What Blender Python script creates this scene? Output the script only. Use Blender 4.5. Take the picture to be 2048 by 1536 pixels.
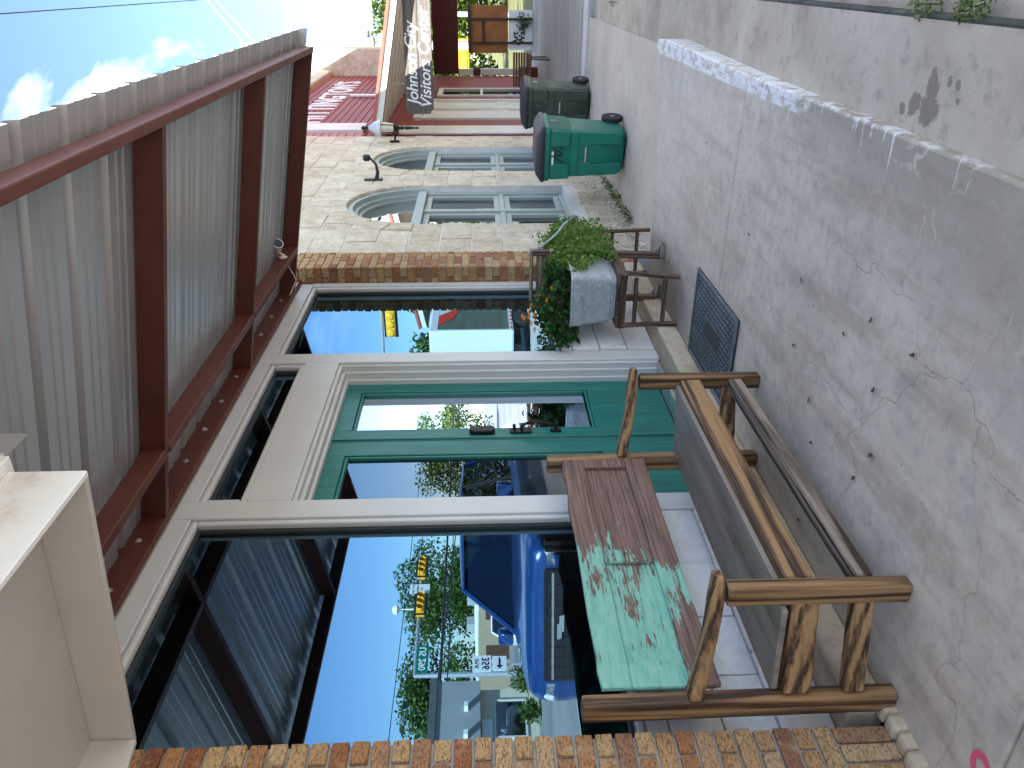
import bpy, bmesh, math, random
from mathutils import Vector, Matrix
random.seed(7)
for o in list(bpy.data.objects): bpy.data.objects.remove(o)
SC = bpy.context.scene
COL = SC.collection
rad = math.radians

# ------------------------------------------------------------------ camera (the photograph lies on its side: the camera is rolled 90 degrees)
FPX, EYE = 1550.0, 1.5
_a, _p, _r = rad(28.0), rad(2.2), rad(0.85)
_F = Vector((math.cos(_a)*math.cos(_p), math.sin(_a)*math.cos(_p), -math.sin(_p)))
_r0 = Vector((math.sin(_a), -math.cos(_a), 0)); _d0 = _F.cross(_r0)
_R = _r0*math.cos(_r) + _d0*math.sin(_r); _D = -_r0*math.sin(_r) + _d0*math.cos(_r)
_C = Vector((0, 0, EYE))
cam = bpy.data.cameras.new('camera'); cam.sensor_width = 36; cam.sensor_fit = 'HORIZONTAL'
cam.lens = FPX/2048*36; cam.clip_start = 0.05; cam.clip_end = 3000
camo = bpy.data.objects.new('camera', cam); COL.objects.link(camo)
m = Matrix.Identity(4)
for i in range(3):
    m[i][0], m[i][1], m[i][2], m[i][3] = _D[i], _R[i], -_F[i], _C[i]
camo.matrix_world = m
SC.camera = camo
SC.render.resolution_x, SC.render.resolution_y = 1024, 768

# ------------------------------------------------------------------ light
CLOUD = (6.19, 1.54, 12.0)  # cloud cover beyond the few wisps is added to lighten the shade
SUN = Vector((-0.70, 0.36, 0.68)).normalized()
w = bpy.data.worlds.new('World'); SC.world = w; w.use_nodes = True
nt = w.node_tree; nt.nodes.clear()
sky = nt.nodes.new('ShaderNodeTexSky'); sky.sky_type = 'NISHITA'; sky.sun_disc = False
sky.sun_elevation = math.asin(SUN.z); sky.sun_rotation = math.atan2(SUN.x, SUN.y)
sky.air_density = 1.0; sky.dust_density = 0.3; sky.ozone_density = 3.0; sky.altitude = 300
tc = nt.nodes.new('ShaderNodeTexCoord'); mp = nt.nodes.new('ShaderNodeMapping'); mp.inputs['Scale'].default_value = (1, 1.2, 2.0); mp.inputs['Location'].default_value = CLOUD
nz = nt.nodes.new('ShaderNodeTexNoise'); nz.inputs['Scale'].default_value = 1.7; nz.inputs['Detail'].default_value = 7; nz.inputs['Roughness'].default_value = 0.55; nz.inputs['Distortion'].default_value = 0.4
cr = nt.nodes.new('ShaderNodeValToRGB'); cr.color_ramp.elements[0].position = 0.50; cr.color_ramp.elements[1].position = 0.66
cr.color_ramp.elements[0].color = (0, 0, 0, 1); cr.color_ramp.elements[1].color = (.85, .85, .85, 1)
mx = nt.nodes.new('ShaderNodeMix'); mx.data_type = 'RGBA'; mx.inputs['B'].default_value = (12.5, 12.6, 12.8, 1)
bg = nt.nodes.new('ShaderNodeBackground'); bg.inputs['Strength'].default_value = 0.075
out = nt.nodes.new('ShaderNodeOutputWorld')
L = nt.links.new
L(tc.outputs['Generated'], mp.inputs['Vector']); L(mp.outputs['Vector'], nz.inputs['Vector']); L(nz.outputs['Fac'], cr.inputs['Fac'])
L(cr.outputs['Color'], mx.inputs['Factor']); L(sky.outputs['Color'], mx.inputs['A']); L(mx.outputs['Result'], bg.inputs['Color']); L(bg.outputs['Background'], out.inputs['Surface'])
sl = bpy.data.lights.new('sun', 'SUN'); sl.energy = 4.6; sl.angle = rad(0.5); sl.color = (1, 0.94, 0.84)
so = bpy.data.objects.new('sun', sl); COL.objects.link(so); so.rotation_euler = (-SUN).to_track_quat('-Z', 'Y').to_euler(); so.location = (0, 0, 60)
SC.view_settings.view_transform = 'Standard'; SC.view_settings.look = 'None'; SC.view_settings.gamma = 1; SC.view_settings.use_curve_mapping = False
SC.view_settings.exposure = 2.4
SC.cycles.use_denoising = True; SC.cycles.max_bounces = 10; SC.cycles.diffuse_bounces = 5; SC.cycles.glossy_bounces = 5; SC.cycles.transparent_max_bounces = 12
SC.cycles.sample_clamp_indirect = 8; SC.cycles.caustics_reflective = False; SC.cycles.caustics_refractive = False

# ------------------------------------------------------------------ photo pixel -> point on a plane
def _ray(px, py): return _F + _R*((1536-py-768)/FPX) + _D*((px-1024)/FPX)
def pZ(px, py, z=0.0): d = _ray(px, py); return _C + d*((z-EYE)/d.z)
def pY(px, py, y): d = _ray(px, py); return _C + d*(y/d.y)
def pX(px, py, x): d = _ray(px, py); return _C + d*(x/d.x)
YG = 2.65                                       # glass plane of the shop windows
def pM(px, py, y):                              # a thing at real depth y seen in the shop window
    p = pY(px, py, 2*YG-y); return Vector((p.x, y, p.z))

# ------------------------------------------------------------------ materials
MATS = {}
def _n(nt, t, **k):
    n = nt.nodes.new(t)
    for a, b in k.items():
        if a in n.inputs: n.inputs[a].default_value = b
        else: setattr(n, a, b)
    return n
def ramp(nt, fac, stops):
    r = nt.nodes.new('ShaderNodeValToRGB'); e = r.color_ramp.elements
    while len(e) < len(stops): e.new(0.5)
    for q, (p, c) in zip(e, stops): q.position = p; q.color = (*c, 1) if len(c) == 3 else c
    nt.links.new(fac, r.inputs['Fac']); return r.outputs['Color']
def mixc(nt, fac, a, b, mode='MIX'):
    n = nt.nodes.new('ShaderNodeMix'); n.data_type = 'RGBA'; n.blend_type = mode; n.clamp_factor = True
    for s, v in (('Factor', fac), ('A', a), ('B', b)):
        if isinstance(v, (int, float)): n.inputs[s].default_value = v
        elif isinstance(v, tuple): n.inputs[s].default_value = (*v, 1)
        else: nt.links.new(v, n.inputs[s])
    return n.outputs['Result']
def mathn(nt, op, a, b=0.0, c=None):
    n = nt.nodes.new('ShaderNodeMath'); n.operation = op
    for i, v in enumerate((a, b) if c is None else (a, b, c)):
        if isinstance(v, (int, float)): n.inputs[i].default_value = v
        else: nt.links.new(v, n.inputs[i])
    return n.outputs[0]
def sstep(nt, v, lo, hi):
    n = nt.nodes.new('ShaderNodeMapRange'); n.interpolation_type = 'SMOOTHSTEP'
    n.inputs['From Min'].default_value = lo; n.inputs['From Max'].default_value = hi
    nt.links.new(v, n.inputs['Value']); return n.outputs['Result']
def coords(nt, scale=(1, 1, 1), rnd=False, off=(0, 0, 0), world=False):
    t = nt.nodes.new('ShaderNodeNewGeometry' if world else 'ShaderNodeTexCoord'); v = t.outputs['Position' if world else 'Object']
    if rnd:
        oi = nt.nodes.new('ShaderNodeObjectInfo'); a = nt.nodes.new('ShaderNodeVectorMath'); a.operation = 'SCALE'
        a.inputs[0].default_value = (37.1, 91.7, 53.3); nt.links.new(oi.outputs['Random'], a.inputs['Scale'])
        b = nt.nodes.new('ShaderNodeVectorMath'); nt.links.new(v, b.inputs[0]); nt.links.new(a.outputs[0], b.inputs[1]); v = b.outputs[0]
    mpn = nt.nodes.new('ShaderNodeMapping'); mpn.inputs['Scale'].default_value = scale; mpn.inputs['Location'].default_value = off
    nt.links.new(v, mpn.inputs['Vector']); return mpn.outputs['Vector']
def noise(nt, vec, scale, detail=4, rough=0.55, dist=0.0):
    n = _n(nt, 'ShaderNodeTexNoise', Scale=scale, Detail=detail, Roughness=rough, Distortion=dist)
    nt.links.new(vec, n.inputs['Vector']); return n.outputs['Fac']
def newmat(name):
    mt = bpy.data.materials.new(name); mt.use_nodes = True; nt = mt.node_tree; nt.nodes.clear()
    b = nt.nodes.new('ShaderNodeBsdfPrincipled'); o = nt.nodes.new('ShaderNodeOutputMaterial'); nt.links.new(b.outputs[0], o.inputs[0])
    MATS[name] = mt; return mt, nt, b, o
def bump(nt, b, h, strength=0.3, dist=0.01):
    n = nt.nodes.new('ShaderNodeBump'); n.inputs['Strength'].default_value = strength; n.inputs['Distance'].default_value = dist
    nt.links.new(h, n.inputs['Height']); nt.links.new(n.outputs[0], b.inputs['Normal'])
def simple(name, c, rough=0.6, metal=0.0, var=0.25, vs=6.0, bs=0.0, bscale=40, rnd=False, spec=0.5, coat=0.0, stretch=(1, 1, 1), dirt=None, ds=2.0, emis=None):
    mt, nt, b, o = newmat(name)
    v = coords(nt, stretch, rnd)
    f = noise(nt, v, vs, 5)
    lo = tuple(x*(1-var) for x in c); hi = tuple(min(1, x*(1+var*0.8)) for x in c)
    col = ramp(nt, f, [(0.3, lo), (0.7, hi)])
    if dirt:
        f2 = noise(nt, v, ds, 8, 0.65)
        col = mixc(nt, sstep(nt, f2, 0.52, 0.72), col, dirt)
    nt.links.new(col, b.inputs['Base Color'])
    b.inputs['Roughness'].default_value = rough; b.inputs['Metallic'].default_value = metal
    b.inputs['Specular IOR Level'].default_value = spec; b.inputs['Coat Weight'].default_value = coat
    if bs > 0: bump(nt, b, noise(nt, v, bscale, 6, 0.6), bs, 0.006)
    if emis: b.inputs['Emission Color'].default_value = (*emis[:3], 1); b.inputs['Emission Strength'].default_value = emis[3]
    return mt
def wood(name, c1, c2, axis, scale=1.0, rough=0.6, dark=(0.035, 0.016, 0.007), bs=0.35, gain=0.72, wv_=0.28):
    mt, nt, b, o = newmat(name)
    s = [9*scale]*3; s[axis] = 0.55*scale
    v = coords(nt, tuple(s), True)
    big = noise(nt, v, 1.1, 3, 0.5, 1.2)
    wv = _n(nt, 'ShaderNodeTexWave', Scale=0.55, Distortion=9.0, Detail=4.0); wv.wave_type = 'RINGS'; wv.rings_direction = 'XYZ'[axis]
    wv.inputs['Detail Scale'].default_value = 0.8
    nt.links.new(v, wv.inputs['Vector'])
    s2 = [60*scale]*3; s2[axis] = 1.6*scale
    fine = noise(nt, coords(nt, tuple(s2), True), 1.0, 4, 0.6)
    f = mathn(nt, 'ADD', mathn(nt, 'MULTIPLY', wv.outputs['Fac'], wv_), mathn(nt, 'MULTIPLY', fine, 1-wv_))
    col = ramp(nt, f, [(0.35, dark), (0.455, c1), (0.60, c2)])
    col = mixc(nt, mathn(nt, 'MULTIPLY', sstep(nt, big, 0.46, 0.72), 0.75), col, dark)
    nt.links.new(col, b.inputs['Base Color']); b.inputs['Roughness'].default_value = rough
    bump(nt, b, f, bs, 0.004); return mt
def glass(name, tint=(0.30, 0.36, 0.34), gl=(0.42, 0.72, 1.0), f0=0.25, wob=0.0):
    mt, nt, b, o = newmat(name); nt.nodes.remove(b)
    g = _n(nt, 'ShaderNodeBsdfGlossy', Roughness=0.0, Color=(*gl, 1)); t = _n(nt, 'ShaderNodeBsdfTransparent', Color=(*tint, 1))
    fr = _n(nt, 'ShaderNodeFresnel', IOR=1.5)
    fac = mathn(nt, 'MULTIPLY_ADD', fr.outputs[0], 1-f0, f0)
    if wob:
        bn = nt.nodes.new('ShaderNodeBump'); bn.inputs['Strength'].default_value = wob; bn.inputs['Distance'].default_value = 0.02
        nt.links.new(noise(nt, coords(nt), 0.9, 1), bn.inputs['Height']); nt.links.new(bn.outputs[0], g.inputs['Normal'])
    m2 = nt.nodes.new('ShaderNodeMixShader'); nt.links.new(fac, m2.inputs[0]); nt.links.new(t.outputs[0], m2.inputs[1]); nt.links.new(g.outputs[0], m2.inputs[2]); nt.links.new(m2.outputs[0], o.inputs[0])
    return mt
def leaf(name, c1, c2, c3=None):
    mt, nt, b, o = newmat(name)
    g = nt.nodes.new('ShaderNodeNewGeometry')
    col = ramp(nt, g.outputs['Random Per Island'], [(0.0, c1), (0.75, c2), (1.0, c3 or c2)])
    nt.links.new(col, b.inputs['Base Color']); b.inputs['Roughness'].default_value = 0.5; b.inputs['Specular IOR Level'].default_value = 0.35
    t = nt.nodes.new('ShaderNodeBsdfTranslucent'); nt.links.new(col, t.inputs['Color'])
    m2 = nt.nodes.new('ShaderNodeMixShader'); m2.inputs[0].default_value = 0.3
    nt.links.new(b.outputs[0], m2.inputs[1]); nt.links.new(t.outputs[0], m2.inputs[2]); nt.links.new(m2.outputs[0], o.inputs[0]); return mt

# the sidewalk slab: old stained concrete, cracks, worn white paint along its outer edge
def sidewalk_mat():
    mt, nt, b, o = newmat('sidewalk_concrete')
    t = nt.nodes.new('ShaderNodeTexCoord'); v = t.outputs['Object']
    sx = nt.nodes.new('ShaderNodeSeparateXYZ'); nt.links.new(v, sx.inputs[0]); X, Y = sx.outputs[0], sx.outputs[1]
    n1 = noise(nt, v, 0.9, 6, 0.6, 0.3); n2 = noise(nt, v, 5, 6, 0.65); n3 = noise(nt, v, 45, 3, 0.7); n5 = noise(nt, v, 14, 6, 0.72); n4 = noise(nt, coords(nt, (0.5, 4, 1), off=(3, 1, 0)), 1.6, 5, 0.6)
    col = ramp(nt, n1, [(0.3, (0.47, 0.40, 0.32)), (0.5, (0.59, 0.51, 0.415)), (0.7, (0.68, 0.595, 0.485))])
    col = mixc(nt, mathn(nt, 'MULTIPLY', sstep(nt, n4, 0.48, 0.66), 0.6), col, (0.40, 0.31, 0.22))
    col = mixc(nt, mathn(nt, 'MULTIPLY', sstep(nt, n2, 0.42, 0.7), 0.4), col, (0.30, 0.285, 0.265))
    col = mixc(nt, mathn(nt, 'MULTIPLY', sstep(nt, n5, 0.50, 0.66), 0.38), col, (0.27, 0.25, 0.225))
    col = mixc(nt, mathn(nt, 'MULTIPLY', sstep(nt, mathn(nt, 'SUBTRACT', 1, n5), 0.52, 0.66), 0.3), col, (0.68, 0.65, 0.60))
    # far end: smoother bluish patch
    far = mathn(nt, 'MULTIPLY', sstep(nt, X, 4.3, 5.4), sstep(nt, n1, 0.35, 0.55))
    col = mixc(nt, mathn(nt, 'MULTIPLY', far, 0.5), col, (0.55, 0.51, 0.455))
    # brown damp stain round the wash stand and along the step
    st = mathn(nt, 'MULTIPLY', sstep(nt, mathn(nt, 'ADD', Y, mathn(nt, 'MULTIPLY', n2, 0.5)), 2.0, 2.45), sstep(nt, mathn(nt, 'ADD', X, n1), 5.4, 6.1))
    col = mixc(nt, mathn(nt, 'MULTIPLY', st, 0.8), col, (0.20, 0.145, 0.095))
    # old dark band near the outer edge, wide close by
    edge = mathn(nt, 'SUBTRACT', 1.55, mathn(nt, 'MULTIPLY', X, 0.25))
    dk = sstep(nt, mathn(nt, 'SUBTRACT', mathn(nt, 'ADD', edge, mathn(nt, 'MULTIPLY', n1, 0.9)), mathn(nt, 'ADD', Y, 0.42)), -0.12, 0.30)
    dk = mathn(nt, 'MULTIPLY', dk, sstep(nt, mathn(nt, 'MULTIPLY', X, -1), -5.6, -4.6))
    dkc = ramp(nt, n2, [(0.3, (0.20, 0.165, 0.125)), (0.6, (0.32, 0.27, 0.21)), (0.8, (0.45, 0.39, 0.31))])
    col = mixc(nt, mathn(nt, 'MULTIPLY', dk, 0.72), col, dkc)
    # pale veins in the dark part
    vd = _n(nt, 'ShaderNodeTexVoronoi', Scale=3.3); vd.feature = 'DISTANCE_TO_EDGE'
    wv = nt.nodes.new('ShaderNodeVectorMath'); wv.operation = 'ADD'; nn = nt.nodes.new('ShaderNodeTexNoise'); nn.inputs['Scale'].default_value = 4; nn.inputs['Detail'].default_value = 5
    sc_ = nt.nodes.new('ShaderNodeVectorMath'); sc_.operation = 'SCALE'; sc_.inputs['Scale'].default_value = 0.35
    nt.links.new(v, nn.inputs['Vector']); nt.links.new(nn.outputs['Color'], sc_.inputs[0]); nt.links.new(v, wv.inputs[0]); nt.links.new(sc_.outputs[0], wv.inputs[1]); nt.links.new(wv.outputs[0], vd.inputs['Vector'])
    vein = mathn(nt, 'MULTIPLY', mathn(nt, 'SUBTRACT', 1, sstep(nt, vd.outputs['Distance'], 0.006, 0.03)), mathn(nt, 'MULTIPLY', dk, sstep(nt, n4, 0.42, 0.6)))
    col = mixc(nt, mathn(nt, 'MULTIPLY', vein, 0.75), col, (0.60, 0.53, 0.43))
    # hairline cracks elsewhere
    vc = _n(nt, 'ShaderNodeTexVoronoi', Scale=1.15); vc.feature = 'DISTANCE_TO_EDGE'; nt.links.new(wv.outputs[0], vc.inputs['Vector'])
    crk = mathn(nt, 'SUBTRACT', 1, sstep(nt, vc.outputs['Distance'], 0.002, 0.007))
    crk = mathn(nt, 'MULTIPLY', crk, mathn(nt, 'MULTIPLY', sstep(nt, mathn(nt, 'MULTIPLY', X, -1), -4.2, -3.2), mathn(nt, 'SUBTRACT', 1, dk)))
    col = mixc(nt, mathn(nt, 'MULTIPLY', crk, 0.2), col, (0.20, 0.15, 0.11))
    # speckle and dark blots
    bl = noise(nt, coords(nt, (1, 1, 1), off=(9, 4, 0)), 13, 3, 0.5)
    col = mixc(nt, mathn(nt, 'MULTIPLY', sstep(nt, bl, 0.71, 0.76), 0.6), col, (0.05, 0.05, 0.055))
    col = mixc(nt, mathn(nt, 'MULTIPLY', sstep(nt, n3, 0.62, 0.75), 0.25), col, (0.5, 0.48, 0.45))
    # worn white paint: solid strip at the far half, drips close by  (distance from outer edge, edge roughly y = 0.47)
    d = mathn(nt, 'SUBTRACT', Y, 0.475)
    pn = noise(nt, coords(nt, (1, 2.2, 1)), 9, 7, 0.7)
    strip = mathn(nt, 'MULTIPLY', mathn(nt, 'SUBTRACT', 1, sstep(nt, d, 0.10, 0.115)), sstep(nt, mathn(nt, 'ADD', X, mathn(nt, 'MULTIPLY', pn, 1.3)), 4.25, 4.6))
    strip = mathn(nt, 'MULTIPLY', strip, sstep(nt, pn, 0.42, 0.53))
    thin = mathn(nt, 'MULTIPLY', mathn(nt, 'SUBTRACT', 1, sstep(nt, d, 0.018, 0.045)), sstep(nt, pn, 0.47, 0.56))
    dr = noise(nt, coords(nt, (19, 1.1, 1), off=(2, 0, 0)), 1.0, 4, 0.55, 0.25)
    drip = mathn(nt, 'MULTIPLY', sstep(nt, mathn(nt, 'SUBTRACT', dr, mathn(nt, 'MULTIPLY', d, 0.55)), 0.575, 0.61), mathn(nt, 'SUBTRACT', 1, sstep(nt, d, 0.14, 0.26)))
    drip = mathn(nt, 'MULTIPLY', drip, sstep(nt, n3, 0.38, 0.5))
    pt = mathn(nt, 'MAXIMUM', mathn(nt, 'MAXIMUM', strip, thin), mathn(nt, 'MULTIPLY', drip, 0.8))
    col = mixc(nt, mathn(nt, 'MULTIPLY', pt, 0.92), col, (0.80, 0.80, 0.80))
    nt.links.new(col, b.inputs['Base Color'])
    nt.links.new(ramp(nt, n2, [(0.3, (0.62,)*3), (0.7, (0.88,)*3)]), b.inputs['Roughness'])
    h = mathn(nt, 'ADD', mathn(nt, 'MULTIPLY', n3, 0.5), mathn(nt, 'SUBTRACT', n2, mathn(nt, 'MULTIPLY', crk, 1.0)))
    bump(nt, b, h, 0.35, 0.006); return mt

def concrete(name, c1, c2, c3, sc=1.5, stain=(0.14, 0.12, 0.10)):
    mt, nt, b, o = newmat(name); v = coords(nt)
    n1 = noise(nt, v, sc, 7, 0.62, 0.4); n2 = noise(nt, v, sc*8, 5, 0.7); n3 = noise(nt, v, 60, 3, 0.7)
    col = ramp(nt, n1, [(0.32, c1), (0.5, c2), (0.68, c3)])
    col = mixc(nt, mathn(nt, 'MULTIPLY', sstep(nt, n2, 0.50, 0.72), 0.5), col, stain)
    col = mixc(nt, mathn(nt, 'MULTIPLY', sstep(nt, n3, 0.60, 0.75), 0.3), col, c3)
    nt.links.new(col, b.inputs['Base Color']); b.inputs['Roughness'].default_value = 0.85
    bump(nt, b, mathn(nt, 'ADD', n2, n3), 0.4, 0.006); return mt

def lane_mat():
    mt = M['lane_concrete']; nt = mt.node_tree; b = [n for n in nt.nodes if n.type == 'BSDF_PRINCIPLED'][0]
    src = b.inputs['Base Color'].links[0].from_socket; g = nt.nodes.new('ShaderNodeNewGeometry'); acc = None
    nn = noise(nt, coords(nt, world=True), 17, 5, 0.65)
    for px, py, r in ((1868, 172, .052), (1858, 222, .062), (1828, 212, .045), (1803, 218, .026), (1903, 165, .022), (1922, 172, .02), (1920, 205, .02)):
        q = pZ(px, py, -.06); d = nt.nodes.new('ShaderNodeVectorMath'); d.operation = 'DISTANCE'; d.inputs[1].default_value = q; nt.links.new(g.outputs['Position'], d.inputs[0])
        v = mathn(nt, 'DIVIDE', d.outputs['Value'], r); acc = v if acc is None else mathn(nt, 'MINIMUM', acc, v)
    f = mathn(nt, 'SUBTRACT', 1, sstep(nt, mathn(nt, 'ADD', acc, mathn(nt, 'MULTIPLY', nn, 2.2)), 1.9, 2.1))
    nt.links.new(mixc(nt, mathn(nt, 'MULTIPLY', f, 0.75), src, (0.17, 0.135, 0.10)), b.inputs['Base Color'])

def brick_mat():
    mt, nt, b, o = newmat('brick_clay')
    oi = nt.nodes.new('ShaderNodeObjectInfo')
    base = ramp(nt, oi.outputs['Random'], [(0.0, (0.50, 0.29, 0.13)), (0.30, (0.60, 0.40, 0.20)), (0.52, (0.44, 0.21, 0.085)), (0.72, (0.36, 0.13, 0.06)), (0.86, (0.60, 0.42, 0.23)), (1.0, (0.27, 0.09, 0.05))])
    v = coords(nt, (1, 1, 1), True, world=True)
    sc_ = noise(nt, coords(nt, (55, 55, 170), True, world=True), 1.0, 3, 0.6, 0.8)          # raked, scratched face
    pit = noise(nt, coords(nt, (130, 130, 110), True, world=True), 1.0, 4, 0.6, 1.5)
    col = mixc(nt, mathn(nt, 'MULTIPLY', sstep(nt, sc_, 0.50, 0.60), 0.65), base, (0.06, 0.03, 0.015))
    col = mixc(nt, mathn(nt, 'MULTIPLY', sstep(nt, pit, 0.56, 0.66), 0.7), col, (0.035, 0.022, 0.015))
    col = mixc(nt, mathn(nt, 'MULTIPLY', sstep(nt, noise(nt, v, 14, 3), 0.55, 0.75), 0.35), col, (0.68, 0.52, 0.32))
    nt.links.new(col, b.inputs['Base Color']); b.inputs['Roughness'].default_value = 0.9
    bump(nt, b, mathn(nt, 'SUBTRACT', 1.0, mathn(nt, 'ADD', sc_, pit)), 0.8, 0.008); return mt

def limestone_mat(name, c1, c2, c3, bs=0.9, weather=True, world=True):
    mt, nt, b, o = newmat(name)
    v = coords(nt, (1, 1, 1), True, world=True); n1 = noise(nt, v, 9, 8, 0.72, 0.6); n2 = noise(nt, v, 2.1, 5); n3 = noise(nt, v, 26, 6, 0.65)
    col = ramp(nt, mathn(nt, 'ADD', mathn(nt, 'MULTIPLY', n1, 0.6), mathn(nt, 'MULTIPLY', n2, 0.4)), [(0.34, c1), (0.5, c2), (0.62, c3)])
    if weather:
        gv = nt.nodes.new('ShaderNodeNewGeometry'); sx = nt.nodes.new('ShaderNodeSeparateXYZ'); nt.links.new(gv.outputs['Position'], sx.inputs[0])
        low = mathn(nt, 'SUBTRACT', 1, sstep(nt, mathn(nt, 'ADD', sx.outputs[2], n2), 0.2, 1.2))     # soot-grey lichen on the splash courses
        col = mixc(nt, mathn(nt, 'MULTIPLY', mathn(nt, 'MULTIPLY', low, sstep(nt, n3, 0.45, 0.58)), 0.75), col, (0.13, 0.12, 0.10))
    nt.links.new(col, b.inputs['Base Color']); b.inputs['Roughness'].default_value = 0.9
    bump(nt, b, mathn(nt, 'ADD', n1, mathn(nt, 'MULTIPLY', n3, 0.5)), bs, 0.03); return mt

def chipped_paint_mat():
    mt, nt, b, o = newmat('chipped_turquoise')
    t = nt.nodes.new('ShaderNodeTexCoord'); v = t.outputs['Object']; sx = nt.nodes.new('ShaderNodeSeparateXYZ'); nt.links.new(v, sx.inputs[0])
    n1 = noise(nt, coords(nt, (1.6, 3, 7)), 1.6, 6, 0.65, 0.3); n2 = noise(nt, coords(nt, (7, 40, 40)), 1.0, 6, 0.7); fine = noise(nt, coords(nt, (3, 110, 110)), 1.0, 3, 0.6)
    wood_ = ramp(nt, fine, [(0.3, (0.07, 0.04, 0.032)), (0.5, (0.17, 0.10, 0.08)), (0.72, (0.27, 0.165, 0.13))])
    paint = ramp(nt, n2, [(0.3, (0.12, 0.34, 0.28)), (0.5, (0.19, 0.44, 0.355)), (0.75, (0.28, 0.50, 0.38))])
    # bare wood takes over towards the door end
    m1 = mathn(nt, 'ADD', mathn(nt, 'MULTIPLY', n1, 0.75), mathn(nt, 'ADD', mathn(nt, 'MULTIPLY', n2, 0.45), mathn(nt, 'MULTIPLY', noise(nt, coords(nt, (11, 120, 120), off=(1, 2, 3)), 1.0, 6, 0.75), 0.52)))
    m1 = mathn(nt, 'SUBTRACT', m1, mathn(nt, 'MULTIPLY', sstep(nt, sx.outputs[0], 2.5, 3.15), 0.34))
    m1 = mathn(nt, 'SUBTRACT', m1, mathn(nt, 'MULTIPLY', mathn(nt, 'SUBTRACT', 1, sstep(nt, sx.outputs[2], 0.66, 0.80)), 0.14))
    for cx, cz, rx, rz, k in ((2.50, 0.89, 0.20, 0.06, 0.115), (2.25, 0.70, 0.30, 0.05, 0.08), (2.9, 0.69, 0.35, 0.06, 0.10), (2.15, 0.93, 0.08, 0.05, 0.05)):       # scraped patches
        ex_ = mathn(nt, 'POWER', mathn(nt, 'DIVIDE', mathn(nt, 'SUBTRACT', sx.outputs[0], cx), rx), 2.0); ez_ = mathn(nt, 'POWER', mathn(nt, 'DIVIDE', mathn(nt, 'SUBTRACT', sx.outputs[2], cz), rz), 2.0)
        m1 = mathn(nt, 'SUBTRACT', m1, mathn(nt, 'MULTIPLY', mathn(nt, 'SUBTRACT', 1, sstep(nt, mathn(nt, 'ADD', ex_, ez_), 0.0, 1.5)), k))
    col = mixc(nt, sstep(nt, m1, 0.738, 0.778), wood_, paint)
    crack = mathn(nt, 'SUBTRACT', 1, sstep(nt, noise(nt, coords(nt, (2.2, 80, 80), off=(5, 5, 5)), 1.0, 2, 0.5), 0.26, 0.34))
    col = mixc(nt, mathn(nt, 'MULTIPLY', crack, 0.8), col, (0.03, 0.025, 0.02))
    nt.links.new(col, b.inputs['Base Color']); b.inputs['Roughness'].default_value = 0.75
    bump(nt, b, mathn(nt, 'ADD', mathn(nt, 'MULTIPLY', sstep(nt, m1, 0.738, 0.778), 0.5), mathn(nt, 'ADD', fine, mathn(nt, 'MULTIPLY', crack, -1))), 0.5, 0.004); return mt

def galvanized_mat(name, c=(0.36, 0.40, 0.43), metal=0.55, rough=0.45):
    mt, nt, b, o = newmat(name); v = coords(nt)
    vo = _n(nt, 'ShaderNodeTexVoronoi', Scale=38.0); nt.links.new(v, vo.inputs['Vector']); n2 = noise(nt, v, 6, 6, 0.65)
    col = mixc(nt, mathn(nt, 'MULTIPLY', vo.outputs['Color'], 1.0), tuple(x*0.8 for x in c), tuple(min(1, x*1.2) for x in c))
    col = mixc(nt, mathn(nt, 'MULTIPLY', sstep(nt, n2, 0.5, 0.75), 0.5), col, tuple(x*0.6 for x in c))
    nt.links.new(col, b.inputs['Base Color']); b.inputs['Metallic'].default_value = metal
    nt.links.new(ramp(nt, n2, [(0.3, (rough-.1,)*3), (0.7, (rough+.15,)*3)]), b.inputs['Roughness']); return mt

M = MATS
sidewalk_mat(); brick_mat(); chipped_paint_mat(); galvanized_mat('galvanized', (0.46, 0.52, 0.56), 0.35, 0.4); galvanized_mat('pole_metal', (0.5, 0.52, 0.53), 0.6, 0.4)
simple('roof_sheet', (0.51, 0.515, 0.53), 0.38, 0.55, var=0.10, vs=1.3, stretch=(3, .3, 1))
limestone_mat('limestone', (0.46, 0.365, 0.245), (0.66, 0.57, 0.425), (0.78, 0.715, 0.58), 1.0)
limestone_mat('white_stone', (0.62, 0.62, 0.63), (0.76, 0.76, 0.77), (0.82, 0.82, 0.83), 0.5, False)
concrete('step_concrete', (0.34, 0.27, 0.19), (0.50, 0.41, 0.30), (0.60, 0.51, 0.40), 2.2, (0.22, 0.16, 0.11))
concrete('far_concrete', (0.46, 0.39, 0.31), (0.55, 0.47, 0.38), (0.62, 0.54, 0.44), 0.7, (0.36, 0.31, 0.26))
concrete('lane_concrete', (0.34, 0.28, 0.215), (0.46, 0.39, 0.305), (0.55, 0.475, 0.38), 1.6, (0.22, 0.19, 0.16))
lane_mat()
concrete('mortar', (0.22, 0.21, 0.19), (0.29, 0.275, 0.255), (0.36, 0.34, 0.31), 6)
concrete('pale_mortar', (0.60, 0.58, 0.55), (0.68, 0.66, 0.63), (0.74, 0.72, 0.69), 6, (0.5, 0.48, 0.45))
concrete('asphalt', (0.16, 0.155, 0.15), (0.20, 0.195, 0.185), (0.25, 0.24, 0.225), 0.3, (0.13, 0.13, 0.125))
concrete('parking_concrete', (0.32, 0.30, 0.27), (0.38, 0.355, 0.32), (0.44, 0.41, 0.37), 0.4, (0.27, 0.25, 0.22))
concrete('moss', (0.03, 0.032, 0.028), (0.055, 0.058, 0.045), (0.10, 0.10, 0.085), 6, (0.04, 0.055, 0.02))
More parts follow.
